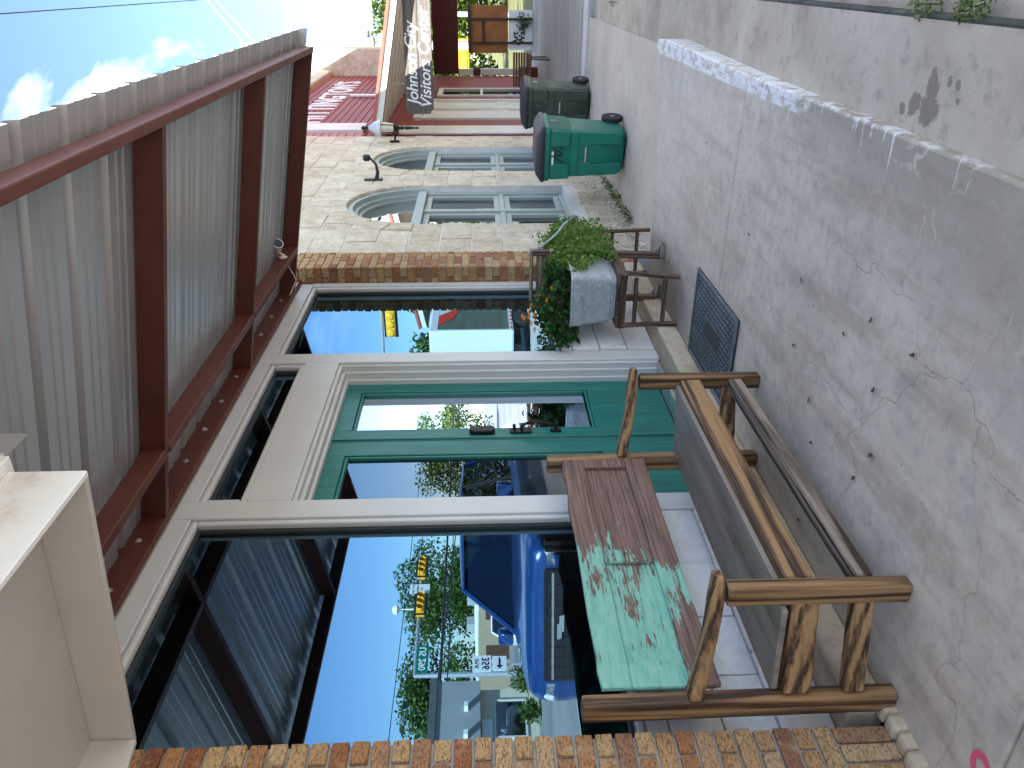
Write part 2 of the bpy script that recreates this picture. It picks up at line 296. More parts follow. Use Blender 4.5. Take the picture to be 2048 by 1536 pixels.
concrete('dirt', (0.27, 0.21, 0.155), (0.38, 0.31, 0.235), (0.46, 0.39, 0.31), 3, (0.2, 0.16, 0.10))
simple('trim_paint', (0.60, 0.61, 0.615), 0.45, var=0.04, vs=3, bs=0.05, bscale=20)
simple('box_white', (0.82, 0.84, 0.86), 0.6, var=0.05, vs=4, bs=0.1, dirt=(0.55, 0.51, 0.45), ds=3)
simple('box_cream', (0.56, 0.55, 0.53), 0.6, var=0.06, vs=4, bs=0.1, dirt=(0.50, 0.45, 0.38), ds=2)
simple('red_steel', (0.105, 0.028, 0.018), 0.5, var=0.15, vs=5, bs=0.1, bscale=30, dirt=(0.11, 0.04, 0.028), ds=2)
simple('bolt_zinc', (0.65, 0.63, 0.6), 0.35, 0.8, var=0.2)
simple('stucco', (0.5, 0.46, 0.40), 0.9, var=0.1, bs=0.3)
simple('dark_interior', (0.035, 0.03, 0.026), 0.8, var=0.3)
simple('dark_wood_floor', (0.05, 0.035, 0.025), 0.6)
simple('gasket', (0.03, 0.035, 0.035), 0.5)
simple('olive_stop', (0.17, 0.16, 0.06), 0.5, var=0.1)
simple('black_iron', (0.02, 0.019, 0.019), 0.4, 0.5, var=0.2)
simple('black_rubber', (0.025, 0.03, 0.037), 0.65, var=0.3, bs=0.3, dirt=(0.09, 0.09, 0.09), ds=5)
simple('mat_ridge', (0.12, 0.14, 0.155), 0.6, var=0.3, bs=0.2)
simple('grey_board', (0.22, 0.19, 0.155), 0.5, var=0.35, vs=2.6, stretch=(0.8, 6, 3), bs=0.15, bscale=30, dirt=(0.10, 0.078, 0.06), ds=1.4)
simple('window_sage', (0.36, 0.42, 0.39), 0.5, var=0.08, vs=4)
simple('bin_green', (0.004, 0.17, 0.12), 0.5, var=0.12, vs=3, bs=0.08, bscale=70, dirt=(0.02, 0.15, 0.115), ds=2)
simple('bin_dark', (0.045, 0.065, 0.045), 0.55, var=0.2, vs=3, bs=0.1, bscale=70)
simple('bin_scuff', (0.16, 0.19, 0.17), 0.7, var=0.3)
simple('bin_black', (0.018, 0.018, 0.022), 0.5, var=0.2)
simple('bar_zinc', (0.6, 0.6, 0.58), 0.4, 0.7)
simple('tyre', (0.02, 0.02, 0.02), 0.8)
simple('red_paint', (0.26, 0.055, 0.050), 0.65, var=0.15, vs=4, bs=0.15, bscale=25)
simple('dark_red_paint', (0.10, 0.014, 0.012), 0.6, var=0.15)
simple('barn_white', (0.68, 0.66, 0.61), 0.6, var=0.08, vs=3)
simple('soffit_beige', (0.52, 0.46, 0.39), 0.7, var=0.1, vs=3)
simple('roof_red', (0.42, 0.09, 0.065), 0.5, var=0.1)
simple('deck_grey', (0.34, 0.33, 0.30), 0.75, var=0.25, vs=1.0, stretch=(16, 0.6, 1), bs=0.2, bscale=4)
simple('pale_curb', (0.58, 0.56, 0.52), 0.8, var=0.08)
simple('sign_white', (0.8, 0.8, 0.8), 0.5, var=0.03)
simple('letter_white', (0.82, 0.80, 0.80), 0.5, var=0.03)
simple('letter_black', (0.015, 0.015, 0.02), 0.5)
simple('sign_green', (0.0, 0.16, 0.10), 0.4, var=0.05)
simple('corten', (0.30, 0.115, 0.035), 0.75, var=0.25, vs=3)
simple('dark_frame', (0.03, 0.018, 0.014), 0.5)
simple('signal_yellow', (0.80, 0.42, 0.02), 0.45, var=0.08)
simple('lens_dark', (0.015, 0.015, 0.015), 0.3)
simple('chain', (0.55, 0.5, 0.42), 0.45, 0.6)
simple('lamp_glass', (0.6, 0.55, 0.42), 0.25, var=0.1)
simple('lamp_cap', (0.62, 0.64, 0.68), 0.4, 0.3)
simple('camera_white', (0.7, 0.68, 0.64), 0.4, var=0.04)
simple('lens_glass', (0.01, 0.01, 0.015), 0.12)
simple('wire_black', (0.02, 0.02, 0.025), 0.6)
simple('soil', (0.03, 0.022, 0.016), 0.9, bs=0.5)
simple('flower_orange', (0.80, 0.27, 0.02), 0.6, var=0.3, vs=20)
simple('flower_white', (0.75, 0.76, 0.68), 0.6)
simple('dry_leaf', (0.13, 0.07, 0.035), 0.8, var=0.5, rnd=True)
simple('pink_paint', (0.85, 0.10, 0.22), 0.6, var=0.05)
simple('blue_paint', (0.008, 0.045, 0.16), 0.28, 0.35, var=0.05, coat=0.8)
simple('grey_paint', (0.10, 0.11, 0.12), 0.3, 0.4, var=0.05, coat=0.8)
simple('white_paint', (0.78, 0.78, 0.76), 0.35, var=0.03, coat=0.5)
simple('chrome', (0.7, 0.7, 0.7), 0.12, 0.95, var=0.05)
simple('black_plastic', (0.012, 0.012, 0.013), 0.4)
simple('headlight', (0.75, 0.78, 0.8), 0.1, 0.4)
simple('car_seat', (0.05, 0.05, 0.05), 0.8)
simple('trailer_white', (0.60, 0.61, 0.62), 0.4, var=0.03)
simple('trailer_dark', (0.12, 0.125, 0.105), 0.25, var=0.25, vs=0.6, stretch=(1, 1, 6))
simple('trailer_red', (0.6, 0.045, 0.03), 0.4, var=0.1)
simple('building_grey', (0.30, 0.31, 0.31), 0.85, var=0.06, vs=1)
simple('building_tan', (0.56, 0.43, 0.27), 0.85, var=0.08, vs=1)
simple('building_cream', (0.66, 0.60, 0.46), 0.8, var=0.06, vs=1)
simple('roof_dark', (0.10, 0.10, 0.10), 0.8)
simple('bark', (0.13, 0.09, 0.06), 0.9, var=0.3, vs=12, stretch=(4, 4, 1), bs=0.5, bscale=12)
simple('bird_black', (0.01, 0.01, 0.012), 0.5)
simple('grass_ground', (0.10, 0.11, 0.035), 0.9, var=0.35, vs=0.5)
wood('bench_wood_x', (0.17, 0.085, 0.034), (0.34, 0.195, 0.085), 0, 1.5)
wood('bench_wood_y', (0.17, 0.085, 0.034), (0.34, 0.195, 0.085), 1, 1.5)
wood('bench_wood_z', (0.15, 0.075, 0.03), (0.31, 0.175, 0.075), 2, 1.5)
wood('grey_wood_x', (0.15, 0.115, 0.085), (0.30, 0.235, 0.18), 0, 1.5)
wood('stand_wood_z', (0.085, 0.045, 0.028), (0.17, 0.10, 0.065), 2, 2.5, dark=(0.02, 0.01, 0.008))
wood('stand_wood_y', (0.075, 0.037, 0.022), (0.15, 0.085, 0.05), 1, 2.5, dark=(0.02, 0.01, 0.008))
wood('wringer_wood', (0.16, 0.14, 0.09), (0.30, 0.27, 0.19), 1, 2.0, dark=(0.06, 0.05, 0.03))
wood('foot_wood', (0.12, 0.10, 0.085), (0.27, 0.23, 0.19), 1, 2.0, dark=(0.04, 0.035, 0.03))
simple('door_teal', (0.010, 0.155, 0.130), 0.36, var=0.28, vs=2.0, stretch=(26, 26, 1.0), bs=0.06, bscale=6, dirt=(0.018, 0.20, 0.165), ds=1.2)
wood('sign_wood', (0.085, 0.078, 0.072), (0.14, 0.125, 0.112), 1, 0.9, 0.8, dark=(0.10, 0.09, 0.085))
wood('brown_slat', (0.13, 0.06, 0.035), (0.22, 0.11, 0.06), 1, 1.0)
glass('shop_glass', wob=0.0)
glass('door_glass', (0.30, 0.30, 0.29), (0.60, 0.74, 0.92), 0.15)
glass('house_glass', (0.4, 0.45, 0.42), (0.8, 0.85, 0.9), 0.30)
glass('car_glass', (0.16, 0.20, 0.22), (0.8, 0.9, 1.0), 0.12)
leaf('leaf_lantana', (0.012, 0.05, 0.012), (0.03, 0.115, 0.02), (0.05, 0.15, 0.03))
leaf('leaf_trail', (0.07, 0.16, 0.02), (0.17, 0.30, 0.05), (0.30, 0.42, 0.11))
leaf('leaf_tree', (0.03, 0.07, 0.012), (0.07, 0.13, 0.02), (0.12, 0.19, 0.03))
leaf('leaf_bright', (0.04, 0.075, 0.010), (0.085, 0.13, 0.018), (0.14, 0.19, 0.03))
leaf('leaf_weed', (0.08, 0.13, 0.04), (0.16, 0.22, 0.07), (0.26, 0.24, 0.12))

# ------------------------------------------------------------------ mesh builder
class MB:
    def __init__(s): s.v = []; s.f = []
    def add(s, vs, fs):
        k = len(s.v); s.v += [tuple(p) for p in vs]; s.f += [tuple(i+k for i in q) for q in fs]; return s
    def box(s, x0, x1, y0, y1, z0, z1):
        return s.add([(x0,y0,z0),(x1,y0,z0),(x1,y1,z0),(x0,y1,z0),(x0,y0,z1),(x1,y0,z1),(x1,y1,z1),(x0,y1,z1)],
                     [(0,3,2,1),(4,5,6,7),(0,1,5,4),(1,2,6,5),(2,3,7,6),(3,0,4,7)])
    def bar(s, p0, p1, a, b, up=(0,0,1), a1=None, b1=None):
        p0, p1 = Vector(p0), Vector(p1); d = (p1-p0).normalized(); up = Vector(up)
        if abs(d.dot(up)) > 0.95: up = Vector((0,1,0)) if abs(d.y) < 0.9 else Vector((1,0,0))
        sd = d.cross(up).normalized(); u = sd.cross(d)
        a1 = a if a1 is None else a1; b1 = b if b1 is None else b1
        r = []
        for p, A, B in ((p0, a, b), (p1, a1, b1)):
            r += [p-sd*A/2-u*B/2, p+sd*A/2-u*B/2, p+sd*A/2+u*B/2, p-sd*A/2+u*B/2]
        return s.add(r, [(0,3,2,1),(4,5,6,7),(0,1,5,4),(1,2,6,5),(2,3,7,6),(3,0,4,7)])
    def rings(s, rs, cap=True, close=True):
        n = len(rs[0]); vs = [p for r in rs for p in r]; fs = []
        for i in range(len(rs)-1):
            for j in range(n if close else n-1):
                k = (j+1) % n; fs.append((i*n+j, i*n+k, (i+1)*n+k, (i+1)*n+j))
        if cap and close: fs += [tuple(range(n))[::-1], tuple(range((len(rs)-1)*n, len(rs)*n))]
        return s.add(vs, fs)
    def tube(s, path, r, n=8, cap=True):
        P = [Vector(p) for p in path]; rs = []; up = Vector((0.13, 0.21, 1)).normalized()
        for i, p in enumerate(P):
            d = (P[min(i+1, len(P)-1)]-P[max(i-1, 0)]).normalized()
            if abs(d.dot(up)) > 0.98: up = Vector((1, 0.2, 0)).normalized()
            sd = d.cross(up).normalized(); u = sd.cross(d); R_ = r[i] if isinstance(r, (list, tuple)) else r
            rs.append([p+(sd*math.cos(t)+u*math.sin(t))*R_ for t in [2*math.pi*k/n for k in range(n)]])
        return s.rings(rs, cap)
    def lathe(s, c, prof, n=16, axis='z'):
        c = Vector(c); rs = []
        for r, h in prof:
            ring = []
            for k in range(n):
                t = 2*math.pi*k/n; a, b = r*math.cos(t), r*math.sin(t)
                ring.append(c+Vector({'z': (a, b, h), 'x': (h, a, b), 'y': (a, h, b)}[axis]))
            rs.append(ring)
        return s.rings(rs)
    def prism(s, poly, lo, hi, axis='y'):       # poly in the two other axes
        def P(a, b, c): return {'y': (a, c, b), 'x': (c, a, b), 'z': (a, b, c)}[axis]
        n = len(poly); vs = [P(a, b, lo) for a, b in poly]+[P(a, b, hi) for a, b in poly]
        return s.add(vs, [tuple(range(n))[::-1], tuple(range(n, 2*n))]+[(i, (i+1) % n, (i+1) % n+n, i+n) for i in range(n)])
    def mesh(s, bevel=0.0, smooth=False, seg=1, jitter=0.0):
        me = bpy.data.meshes.new('m'); bm = bmesh.new()
        V = [bm.verts.new(p) for p in s.v]
        for q in s.f:
            try: bm.faces.new([V[i] for i in q])
            except ValueError: pass
        bmesh.ops.recalc_face_normals(bm, faces=bm.faces)
        if bevel > 0:
            bmesh.ops.bevel(bm, geom=[e for e in bm.edges if e.is_manifold and e.calc_face_angle(0) > 0.5], offset=bevel, segments=seg, affect='EDGES', profile=0.5)
        if jitter:
            for v in bm.verts: v.co += Vector([random.uniform(-jitter, jitter) for _ in range(3)])
        if smooth:
            for f_ in bm.faces: f_.smooth = True
            if smooth != 'all':
                for e in bm.edges:
                    if e.is_manifold and e.calc_face_angle(0) > 0.7: e.smooth = False
        bm.to_mesh(me); bm.free(); return me
    def build(s, name, mat, parent=None, bevel=0.0, smooth=False, seg=1, jitter=0.0, **tags):
        return obj(name, s.mesh(bevel, smooth, seg, jitter), mat, parent, **tags)
def obj(name, me, mat, parent=None, **tags):
    o = bpy.data.objects.new(name, me); COL.objects.link(o)
    if mat is not None and not me.materials: me.materials.append(MATS[mat])
    if me.name == 'm' or me.name.startswith('m.'): me.name = name
    if parent is not None: attach(o, parent)
    for k, v in tags.items(): o[k] = v
    return o
def worldmat(o):
    mm = Matrix.LocRotScale(o.location, o.rotation_euler, o.scale)
    return worldmat(o.parent) @ o.matrix_parent_inverse @ mm if o.parent else mm
LOCAL = set()
def attach(o, parent):
    o.parent = parent
    if root_of(parent).name not in LOCAL: o.matrix_parent_inverse = worldmat(parent).inverted()
def root_of(o):
    while o.parent: o = o.parent
    return o
def thing(name, label, cat, loc=(0, 0, 0), rotz=0.0, group=None, local=False):
    e = bpy.data.objects.new(name, None); COL.objects.link(e); e.location = loc; e.rotation_euler = (0, 0, rotz); e.empty_display_size = 0.1
    e['label'] = label; e['category'] = cat
    if group: e['group'] = group
    if local: LOCAL.add(e.name)
    return e
def tag(o, label, cat, group=None):
    o['label'] = label; o['category'] = cat
    if group: o['group'] = group
    return o
def structure(o): o['kind'] = 'structure'; return o
def copy_tree(o, parent=None):
    c = o.copy(); COL.objects.link(c); c.parent = parent
    if parent is None and o.name in LOCAL: LOCAL.add(c.name)
    for ch in list(o.children): copy_tree(ch, c)
    return c
def text_mesh(body, size, shear=0.0, extrude=0.004, align='LEFT', bold=0.0, spacing=1.0, lines=1.0):
    cu = bpy.data.curves.new('t', 'FONT'); cu.body = body; cu.size = size; cu.shear = shear; cu.extrude = extrude; cu.align_x = align; cu.offset = bold; cu.space_character = spacing; cu.space_line = lines; cu.resolution_u = 3
    to = bpy.data.objects.new('t', cu); COL.objects.link(to)
    dg = bpy.context.evaluated_depsgraph_get(); me = bpy.data.meshes.new_from_object(to.evaluated_get(dg)); bpy.data.objects.remove(to); me.name = 'lettering'; me.materials.clear(); return me
def text(name, body, size, mat, origin, right, up, parent=None, **k):
    me = text_mesh(body, size, **k); r, u = Vector(right).normalized(), Vector(up).normalized(); n = r.cross(u)
    mm = Matrix.Identity(4)
    for i in range(3): mm[i][0], mm[i][1], mm[i][2], mm[i][3] = r[i], u[i], n[i], origin[i]
    me.transform(mm); return obj(name, me, mat, parent)
def leaves(mb, pts, size, aspect=0.55, up=0.35, tri=False):
    for p in pts:
        p = Vector(p); d = Vector((random.gauss(0, 1), random.gauss(0, 1), random.gauss(up, 0.8))).normalized(); q = Vector((random.gauss(0, 1), random.gauss(0, 1), random.gauss(0, 1)))
        s_ = d.cross(q).normalized(); L_ = size*random.uniform(0.6, 1.3); W = L_*aspect
        if tri: mb.add([p-s_*W/2, p+s_*W/2, p+d*L_], [(0, 1, 2)])
        else: mb.add([p, p+d*L_*0.5+s_*W*0.5, p+d*L_, p+d*L_*0.5-s_*W*0.5], [(0, 1, 2, 3)])

# ------------------------------------------------------------------ GROUND
def zl(x): return max(min(0.03-0.03*x, 0.10), -0.20)                  # the pavement falls away down the street
def sheet(name, xs, ys, zf, mat):
    mb = MB(); n = len(ys)
    for x in xs:
        for y in ys: mb.v.append((x, y, zf(x, y)))
    for i in range(len(xs)-1):
        for j in range(n-1): mb.f.append((i*n+j, (i+1)*n+j, (i+1)*n+j+1, i*n+j+1))
    return structure(mb.build(name, mat))
XS = [-900, -300, -80, -20, -8, -2.3, 0, 3, 6, 7.65, 12, 20, 30, 60, 120, 300, 900]
sheet('street', XS, [-900, -300, -100, -40, -20, -9, -4, 0.12, 13, 60, 300, 900], lambda x, y: zl(x)-0.08-(0.15 if y < -10 else 0), 'asphalt')
sheet('parking_apron', [-8, 0, 3, 6, 7.65, 12, 20, 28], [-7.5, -4, -2, -0.45], lambda x, y: zl(x)-0.075, 'parking_concrete')
sheet('gutter_dirt', [-8, -2.3, 0, 2, 4, 6, 7.65, 12], [-0.46, -0.2, 0.125], lambda x, y: zl(x)-0.066+0.008*math.sin(x*3), 'dirt')
kb = MB().prism([(-8, 0.09), (-2.3, 0.09), (0, 0.02), (7.65, -0.21), (13, -0.21), (13, -0.5), (-8, -0.5)], 0.115, 0.20, 'y')
structure(kb.build('pavement_kerb', 'moss', bevel=0.012))
sheet('lower_pavement', [-8, -2.3, 0, 1.5, 3, 4.5, 6, 7.65, 9, 11, 12.3], [0.135, 0.3, 0.6, 1.2, 2, 2.8], lambda x, y: zl(x)-(0.004 if x < 12 else 0.0), 'lane_concrete')
sheet('far_pavement', [6.7, 7.65, 9, 11, 12.3, 12.9], [0.58, 1.2, 2, 2.8], lambda x, y: zl(x)+0.004, 'far_concrete')
# raised sidewalk slab in front of the shop
sw = bpy.data.objects.new('sidewalk', None); COL.objects.link(sw); structure(sw)
edge = [pZ(*p) for p in ((2046, 368), (1875, 299), (1727, 240), (1600, 190), (1500, 150), (1400, 108))]
edge = [(-3.0, edge[0].y-0.01)]+[(q.x, q.y) for q in edge]
def ey(x):
    for (a, b), (c, d) in zip(edge, edge[1:]):
        if a <= x <= c: return b+(d-b)*(x-a)/(c-a)
    return edge[-1][1]
for x0, x1 in ((-3.0, 1.41), (1.416, 4.545), (4.551, 6.66)):
    xs = sorted({x0, x1}|{x for x, _ in edge if x0 < x < x1}); low = [(x, ey(x)) for x in xs]
    if x1 > 6: low = [p for p in low if p[0] < 6.5]+[(6.6, 0.46), (6.95, 0.48), (7.02, 0.54), (6.72, 0.80)]; hi = [(6.58, 1.6), (6.54, 2.42)]
    else: hi = [(x1, 2.42)]
    MB().prism(low+hi+[(x0, 2.42)], -0.45, 0.0, 'z').build('slab', 'sidewalk_concrete', sw, bevel=0.012, seg=2)
# step under the shop front
st = structure(MB().box(1.93, 6.93, 2.402, 2.70, 0.002, 0.15).build('shop_step', 'step_concrete', bevel=0.01, seg=2, jitter=0.002))
fl = MB()
for i in range(14): fl.bar((0.9+i*0.075, 2.41, 0.012), (0.9+(i+1)*0.075, 2.41, 0.012), 0.07, 0.075+0.01*math.sin(i*2.1))
structure(fl.build('mortar_fillet', 'step_concrete', bevel=0.02, seg=2))

# ------------------------------------------------------------------ SHOP FRONT
shop = thing('shop_building', 'shop front with cream window frames, green double doors and brick piers', 'building', (4.4, 2.6, 0))
YP, YF = 2.43, 2.58
brick_mesh = []
for k in range(4):
    brick_mesh.append(MB().box(-0.5, 0.5, -0.5, 0.5, -0.5, 0.5).mesh(bevel=0.035, jitter=0.012))
def brick(parent, x0, x1, y0, y1, z0, z1):
    o = bpy.data.objects.new('brick', random.choice(brick_mesh)); COL.objects.link(o)
    if not o.data.materials: o.data.materials.append(M['brick_clay'])
    o.location = ((x0+x1)/2, (y0+y1)/2+random.uniform(-.003, .003), (z0+z1)/2); o.scale = (x1-x0, y1-y0, z1-z0); o.rotation_euler = (0, random.uniform(-.01, .01), 0)
    attach(o, parent)
CH, MJ = 0.0723, 0.011
# near pier
pl = MB().box(0.6, 1.855, YP+0.012, 2.9, 0.02, 3.3).build('brick_pier', 'mortar', shop)
for j in range(13):
    x = 1.862-j*0.0735
    brick(pl, x-0.0635, x, YP-0.002, YP+0.09, 0.045, 0.245)
for c in range(41):
    z = 0.256+c*CH; x = 1.868; BL = 0.205
    if c % 2: x -= 0.10; brick(pl, x+0.011, 1.868-random.uniform(0, .004), YP, YP+0.2, z, z+CH-MJ)
    while x > 0.75:
        brick(pl, x-BL+MJ, x, YP, YP+0.095, z, z+CH-MJ); x -= BL
# far pier
pr = MB().box(6.935, 7.36, YP+0.012, 2.9, 0.0, 3.3).build('brick_pier', 'mortar', shop)
for c in range(45):
    z = 0.02+c*CH; x0 = 6.92
    e_ = 0.10 if c % 2 else 0.205
    brick(pr, x0, x0+e_-MJ, YP, YP+(0.145 if c % 2 else 0.095), z, z+CH-MJ); x0 += e_
    if c % 2 == 0: brick(pr, 6.92, 6.92+0.095, YP+0.105, 2.595, z, z+CH-MJ)
    while x0 < 7.34:
        x1 = min(x0+0.205-MJ, 7.362); brick(pr, x0, x1, YP, YP+0.095, z, z+CH-MJ); x0 = x1+MJ
# white painted stone under the windows
stone_mesh = [MB().box(-.5, .5, -.5, .5, -.5, .5).mesh(bevel=0.03, jitter=0.008) for _ in range(5)]
for s_ in stone_mesh[:]: s_.materials.append(M['white_stone'])
def stone(parent, x0, x1, y0, y1, z0, z1, pool=stone_mesh):
    o = bpy.data.objects.new('stone', random.choice(pool)); COL.objects.link(o)
    o.location = ((x0+x1)/2, (y0+y1)/2+random.uniform(-.006, .006), (z0+z1)/2); o.scale = (x1-x0, y1-y0, z1-z0); attach(o, parent)
for xa, xb in ((1.87, 3.37), (5.40, 6.92)):
    bw = MB().box(xa, xb, YF+0.015, 2.8, 0.1, 0.80).build('stone_base', 'pale_mortar', shop)
    zz = [0.152, 0.37, 0.585, 0.80]
    for k in range(3):
        x = xa+0.004
        while x < xb-0.02:
            L_ = random.uniform(0.30, 0.52); x1 = min(x+L_, xb-0.004)
            if xb-x1 < 0.12: x1 = xb-0.004
            stone(bw, x, x1-0.008, YF-0.008, YF+0.08, zz[k]+0.004, zz[k+1]-0.006); x = x1
# frames
def framebox(name, x0, x1, z0, z1, y0=YF, y1=2.72, par=shop, mat='trim_paint', bv=0.004): return MB().box(x0, x1, y0, y1, z0, z1).build(name, mat, par, bevel=bv)
ZT = 3.168
framebox('top_rail', 1.871, 3.372, 3.06, ZT); framebox('top_rail', 3.53, 5.234, 3.075, ZT); framebox('top_rail', 5.39, 6.90, 3.06, ZT)
framebox('mullion_post', 3.375, 3.527, 0.152, ZT); framebox('mullion_post', 5.237, 5.387, 0.152, ZT)
framebox('side_post', 6.842, 6.918, 0.80, 3.058); framebox('header', 3.53, 5.234, 2.565, 2.815)
framebox('window_sill', 1.871, 3.372, 0.803, 0.885, YF-0.02); framebox('window_sill', 5.39, 6.84, 0.803, 0.885, YF-0.02)
def rim(name, x0, x1, z0, z1, w, y0, y1, mat, par, bv=0.006, smooth=False):
    mb = MB()
    for a in ((x0, x1, z0, z0+w), (x0, x1, z1-w, z1), (x0, x0+w, z0+w, z1-w), (x1-w, x1, z0+w, z1-w)): mb.box(a[0], a[1], y0, y1, a[2], a[3])
    return mb.build(name, mat, par, bevel=bv, seg=2)
def shop_window(x0, x1, z0, z1, glassname='shop_glass'):
    wn = MB().box(x0, x1, 2.70, 2.715, z0, z0+0.02).build('window', 'gasket', shop)
    rim('glazing_bead', x0+.001, x1-.001, z0+.001, z1-.001, 0.035, YF+0.012, YF+0.055, 'trim_paint', wn, 0.012)
    rim('gasket', x0+.03, x1-.03, z0+.03, z1-.03, 0.022, YF+0.05, YF+0.085, 'gasket', wn, 0.002)
    rim('inner_stop', x0+.045, x1-.045, z0+.045, z1-.045, 0.035, YF+0.078, YF+0.12, 'olive_stop', wn, 0.004)
    MB().add([(x0+.04, YG, z0+.04), (x1-.04, YG, z0+.04), (x1-.04, YG, z1-.04), (x0+.04, YG, z1-.04)], [(0, 1, 2, 3)]).build('pane', glassname, wn)
shop_window(1.872, 3.374, 0.886, 3.059)
shop_window(3.528, 5.236, 2.816, 3.074)
shop_window(5.388, 6.841, 0.886, 3.059)
# door casing, stepping back to the doors
for k, (i, ya, yb) in enumerate(((0.0, 2.60, 2.645), (0.022, 2.645, 2.70), (0.04, 2.70, 2.78))):
    mb = MB().box(3.528+0.001, 3.528+0.022+i, ya, yb, 0.16, 2.562-i).box(5.236-0.022-i, 5.236-0.001, ya, yb, 0.16, 2.562-i).box(3.55+i, 5.214-i, ya, yb, 2.54-i, 2.564)
    mb.build('door_casing', 'trim_paint', shop, bevel=0.004)
framebox('threshold', 3.53, 5.234, 0.152, 0.175, 2.60, 2.80, mat='bolt_zinc')
# double doors
YD = 2.74
def door(x0, x1, g0, g1, right):
    d = MB().box(x0, x1, YD+0.03, YD+0.04, 0.18, 0.76).build('door', 'door_teal', shop)
    mb = lambda a, b, c, e, nm: MB().box(a, b, YD, YD+0.045, c, e).build(nm, 'door_teal', d, bevel=0.004)
    mb(x0, g0, 0.18, 2.525, 'stile'); mb(g1, x1, 0.18, 2.525, 'stile'); mb(g0+.001, g1-.001, 2.385, 2.525, 'top_rail'); mb(g0+.001, g1-.001, 0.18, 0.725, 'bottom_rail')
    rim('moulding', g0, g1, 0.725, 2.385, 0.022, YD+0.008, YD+0.04, 'door_teal', d, 0.008)
    MB().add([(g0+.01, YD+0.03, .735), (g1-.01, YD+0.03, .735), (g1-.01, YD+0.03, 2.375), (g0+.01, YD+0.03, 2.375)], [(0, 1, 2, 3)]).build('pane', 'door_glass', d)
    return d
d1 = door(3.574, 4.376, 3.70, 4.21, False); d2 = door(4.382, 5.19, 4.515, 5.055, True)
MB().box(4.384, 4.408, YD-0.012, YD-0.001, 0.19, 2.52).build('astragal', 'door_teal', d2, bevel=0.004)
MB().prism([(4.43, 1.44), (4.43, 1.57), (4.445, 1.59), (4.485, 1.59), (4.50, 1.57), (4.50, 1.44), (4.485, 1.42), (4.445, 1.42)], YD-0.035, YD, 'y').build('keypad_lock', 'black_iron', d2, bevel=0.006)
hd = MB().prism([(4.44, 1.19), (4.44, 1.30), (4.455, 1.32), (4.485, 1.32), (4.50, 1.30), (4.50, 1.19), (4.485, 1.17), (4.455, 1.17)], YD-0.012, YD, 'y')
hd.prism([(4.45, 0.985), (4.45, 1.03), (4.46, 1.045), (4.48, 1.045), (4.49, 1.03), (4.49, 0.985), (4.48, 0.97), (4.46, 0.97)], YD-0.012, YD, 'y')
hd.tube([(4.47, YD, 1.24), (4.47, YD-0.05, 1.235), (4.47, YD-0.075, 1.18), (4.47, YD-0.07, 1.10), (4.47, YD-0.05, 1.04), (4.47, YD-0.045, 1.01), (4.47, YD, 1.005)], [.012, .012, .014, .013, .011, .01, .009], 8)
hd.tube([(4.47, YD, 1.285), (4.47, YD-0.055, 1.29)], [.008, .013], 6)
hd.build('pull_handle', 'black_iron', d2, smooth=True)
# walls above and the dark room behind the glass
framebox('upper_wall', -9, 7.34, 3.38, 4.80, 2.60, 2.9, mat='stucco'); framebox('ledger_backing', -9, 7.34, ZT+.002, 3.379, 2.60, 2.9, mat='stucco')  # wall top is unseen, its height set so its shadow covers the pavement
framebox('side_wall', -9, 0.598, -0.3, 3.378, 2.50, 2.9, mat='stucco')
framebox('roof', -4, 7.34, 4.30, 4.40, 2.9, 12, mat='roof_dark')
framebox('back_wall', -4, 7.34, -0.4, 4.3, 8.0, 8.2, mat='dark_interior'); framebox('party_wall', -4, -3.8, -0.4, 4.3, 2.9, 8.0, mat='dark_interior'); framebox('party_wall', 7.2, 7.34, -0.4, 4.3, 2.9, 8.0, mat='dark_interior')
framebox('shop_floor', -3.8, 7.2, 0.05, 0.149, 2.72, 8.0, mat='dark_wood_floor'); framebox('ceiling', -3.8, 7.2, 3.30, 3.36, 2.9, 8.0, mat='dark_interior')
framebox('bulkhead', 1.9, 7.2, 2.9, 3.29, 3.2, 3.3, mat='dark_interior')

# ------------------------------------------------------------------ AWNING
aw = thing('awning', 'corrugated metal awning on dark red steel beams over the shop windows', 'awning', (4, 2.55, 3.17))
def zj(y): return 3.094+(y-2.13)*0.1945           # underside of the sloping joists
lg = MB().box(0.6, 6.93, 2.545, 2.578, ZT+0.004, 3.372).build('ledger', 'red_steel', aw, bevel=0.003)
for i in range(17):
    MB().lathe((1.0+i*0.36, 2.545, 3.245), [(.017, 0.001), (.017, -.003), (.008, -.004), (.008, -.012), (.004, -.013)], 8, 'y').build('bolt', 'bolt_zinc', lg)
for xj in (1.62, 3.345, 5.085, 6.60):
    a, b = Vector((xj, 2.544, zj(2.544))), Vector((xj, 0.567, zj(0.567)))
    mb = MB()
    for dx, w_, z0, z1 in ((0.0, 0.006, 0.0, 0.122), (0.022, 0.046, 0.0, 0.006), (0.022, 0.046, 0.116, 0.122)):
        mb.add([(xj+dx-w_/2+(0.003 if dx == 0 else -0.002), y, zj(y)+h) for y in (a.y, b.y) for h in (z0, z1)]+[(xj+dx+w_/2+(0.003 if dx == 0 else -0.002), y, zj(y)+h) for y in (a.y, b.y) for h in (z0, z1)],
               [(0, 1, 3, 2), (4, 6, 7, 5), (0, 4, 5, 1), (2, 3, 7, 6), (1, 5, 7, 3), (0, 2, 6, 4)])
    mb.build('joist', 'red_steel', aw)
xs_ = [0.6, 1.62, 3.345, 5.085, 6.60]
for x0, x1 in zip(xs_, xs_[1:]):
    MB().box(x0+(0.048 if x0 > 1 else 0), x1-0.002, 2.12, 2.17, 3.09, 3.205).build('purlin', 'red_steel', aw, bevel=0.004)
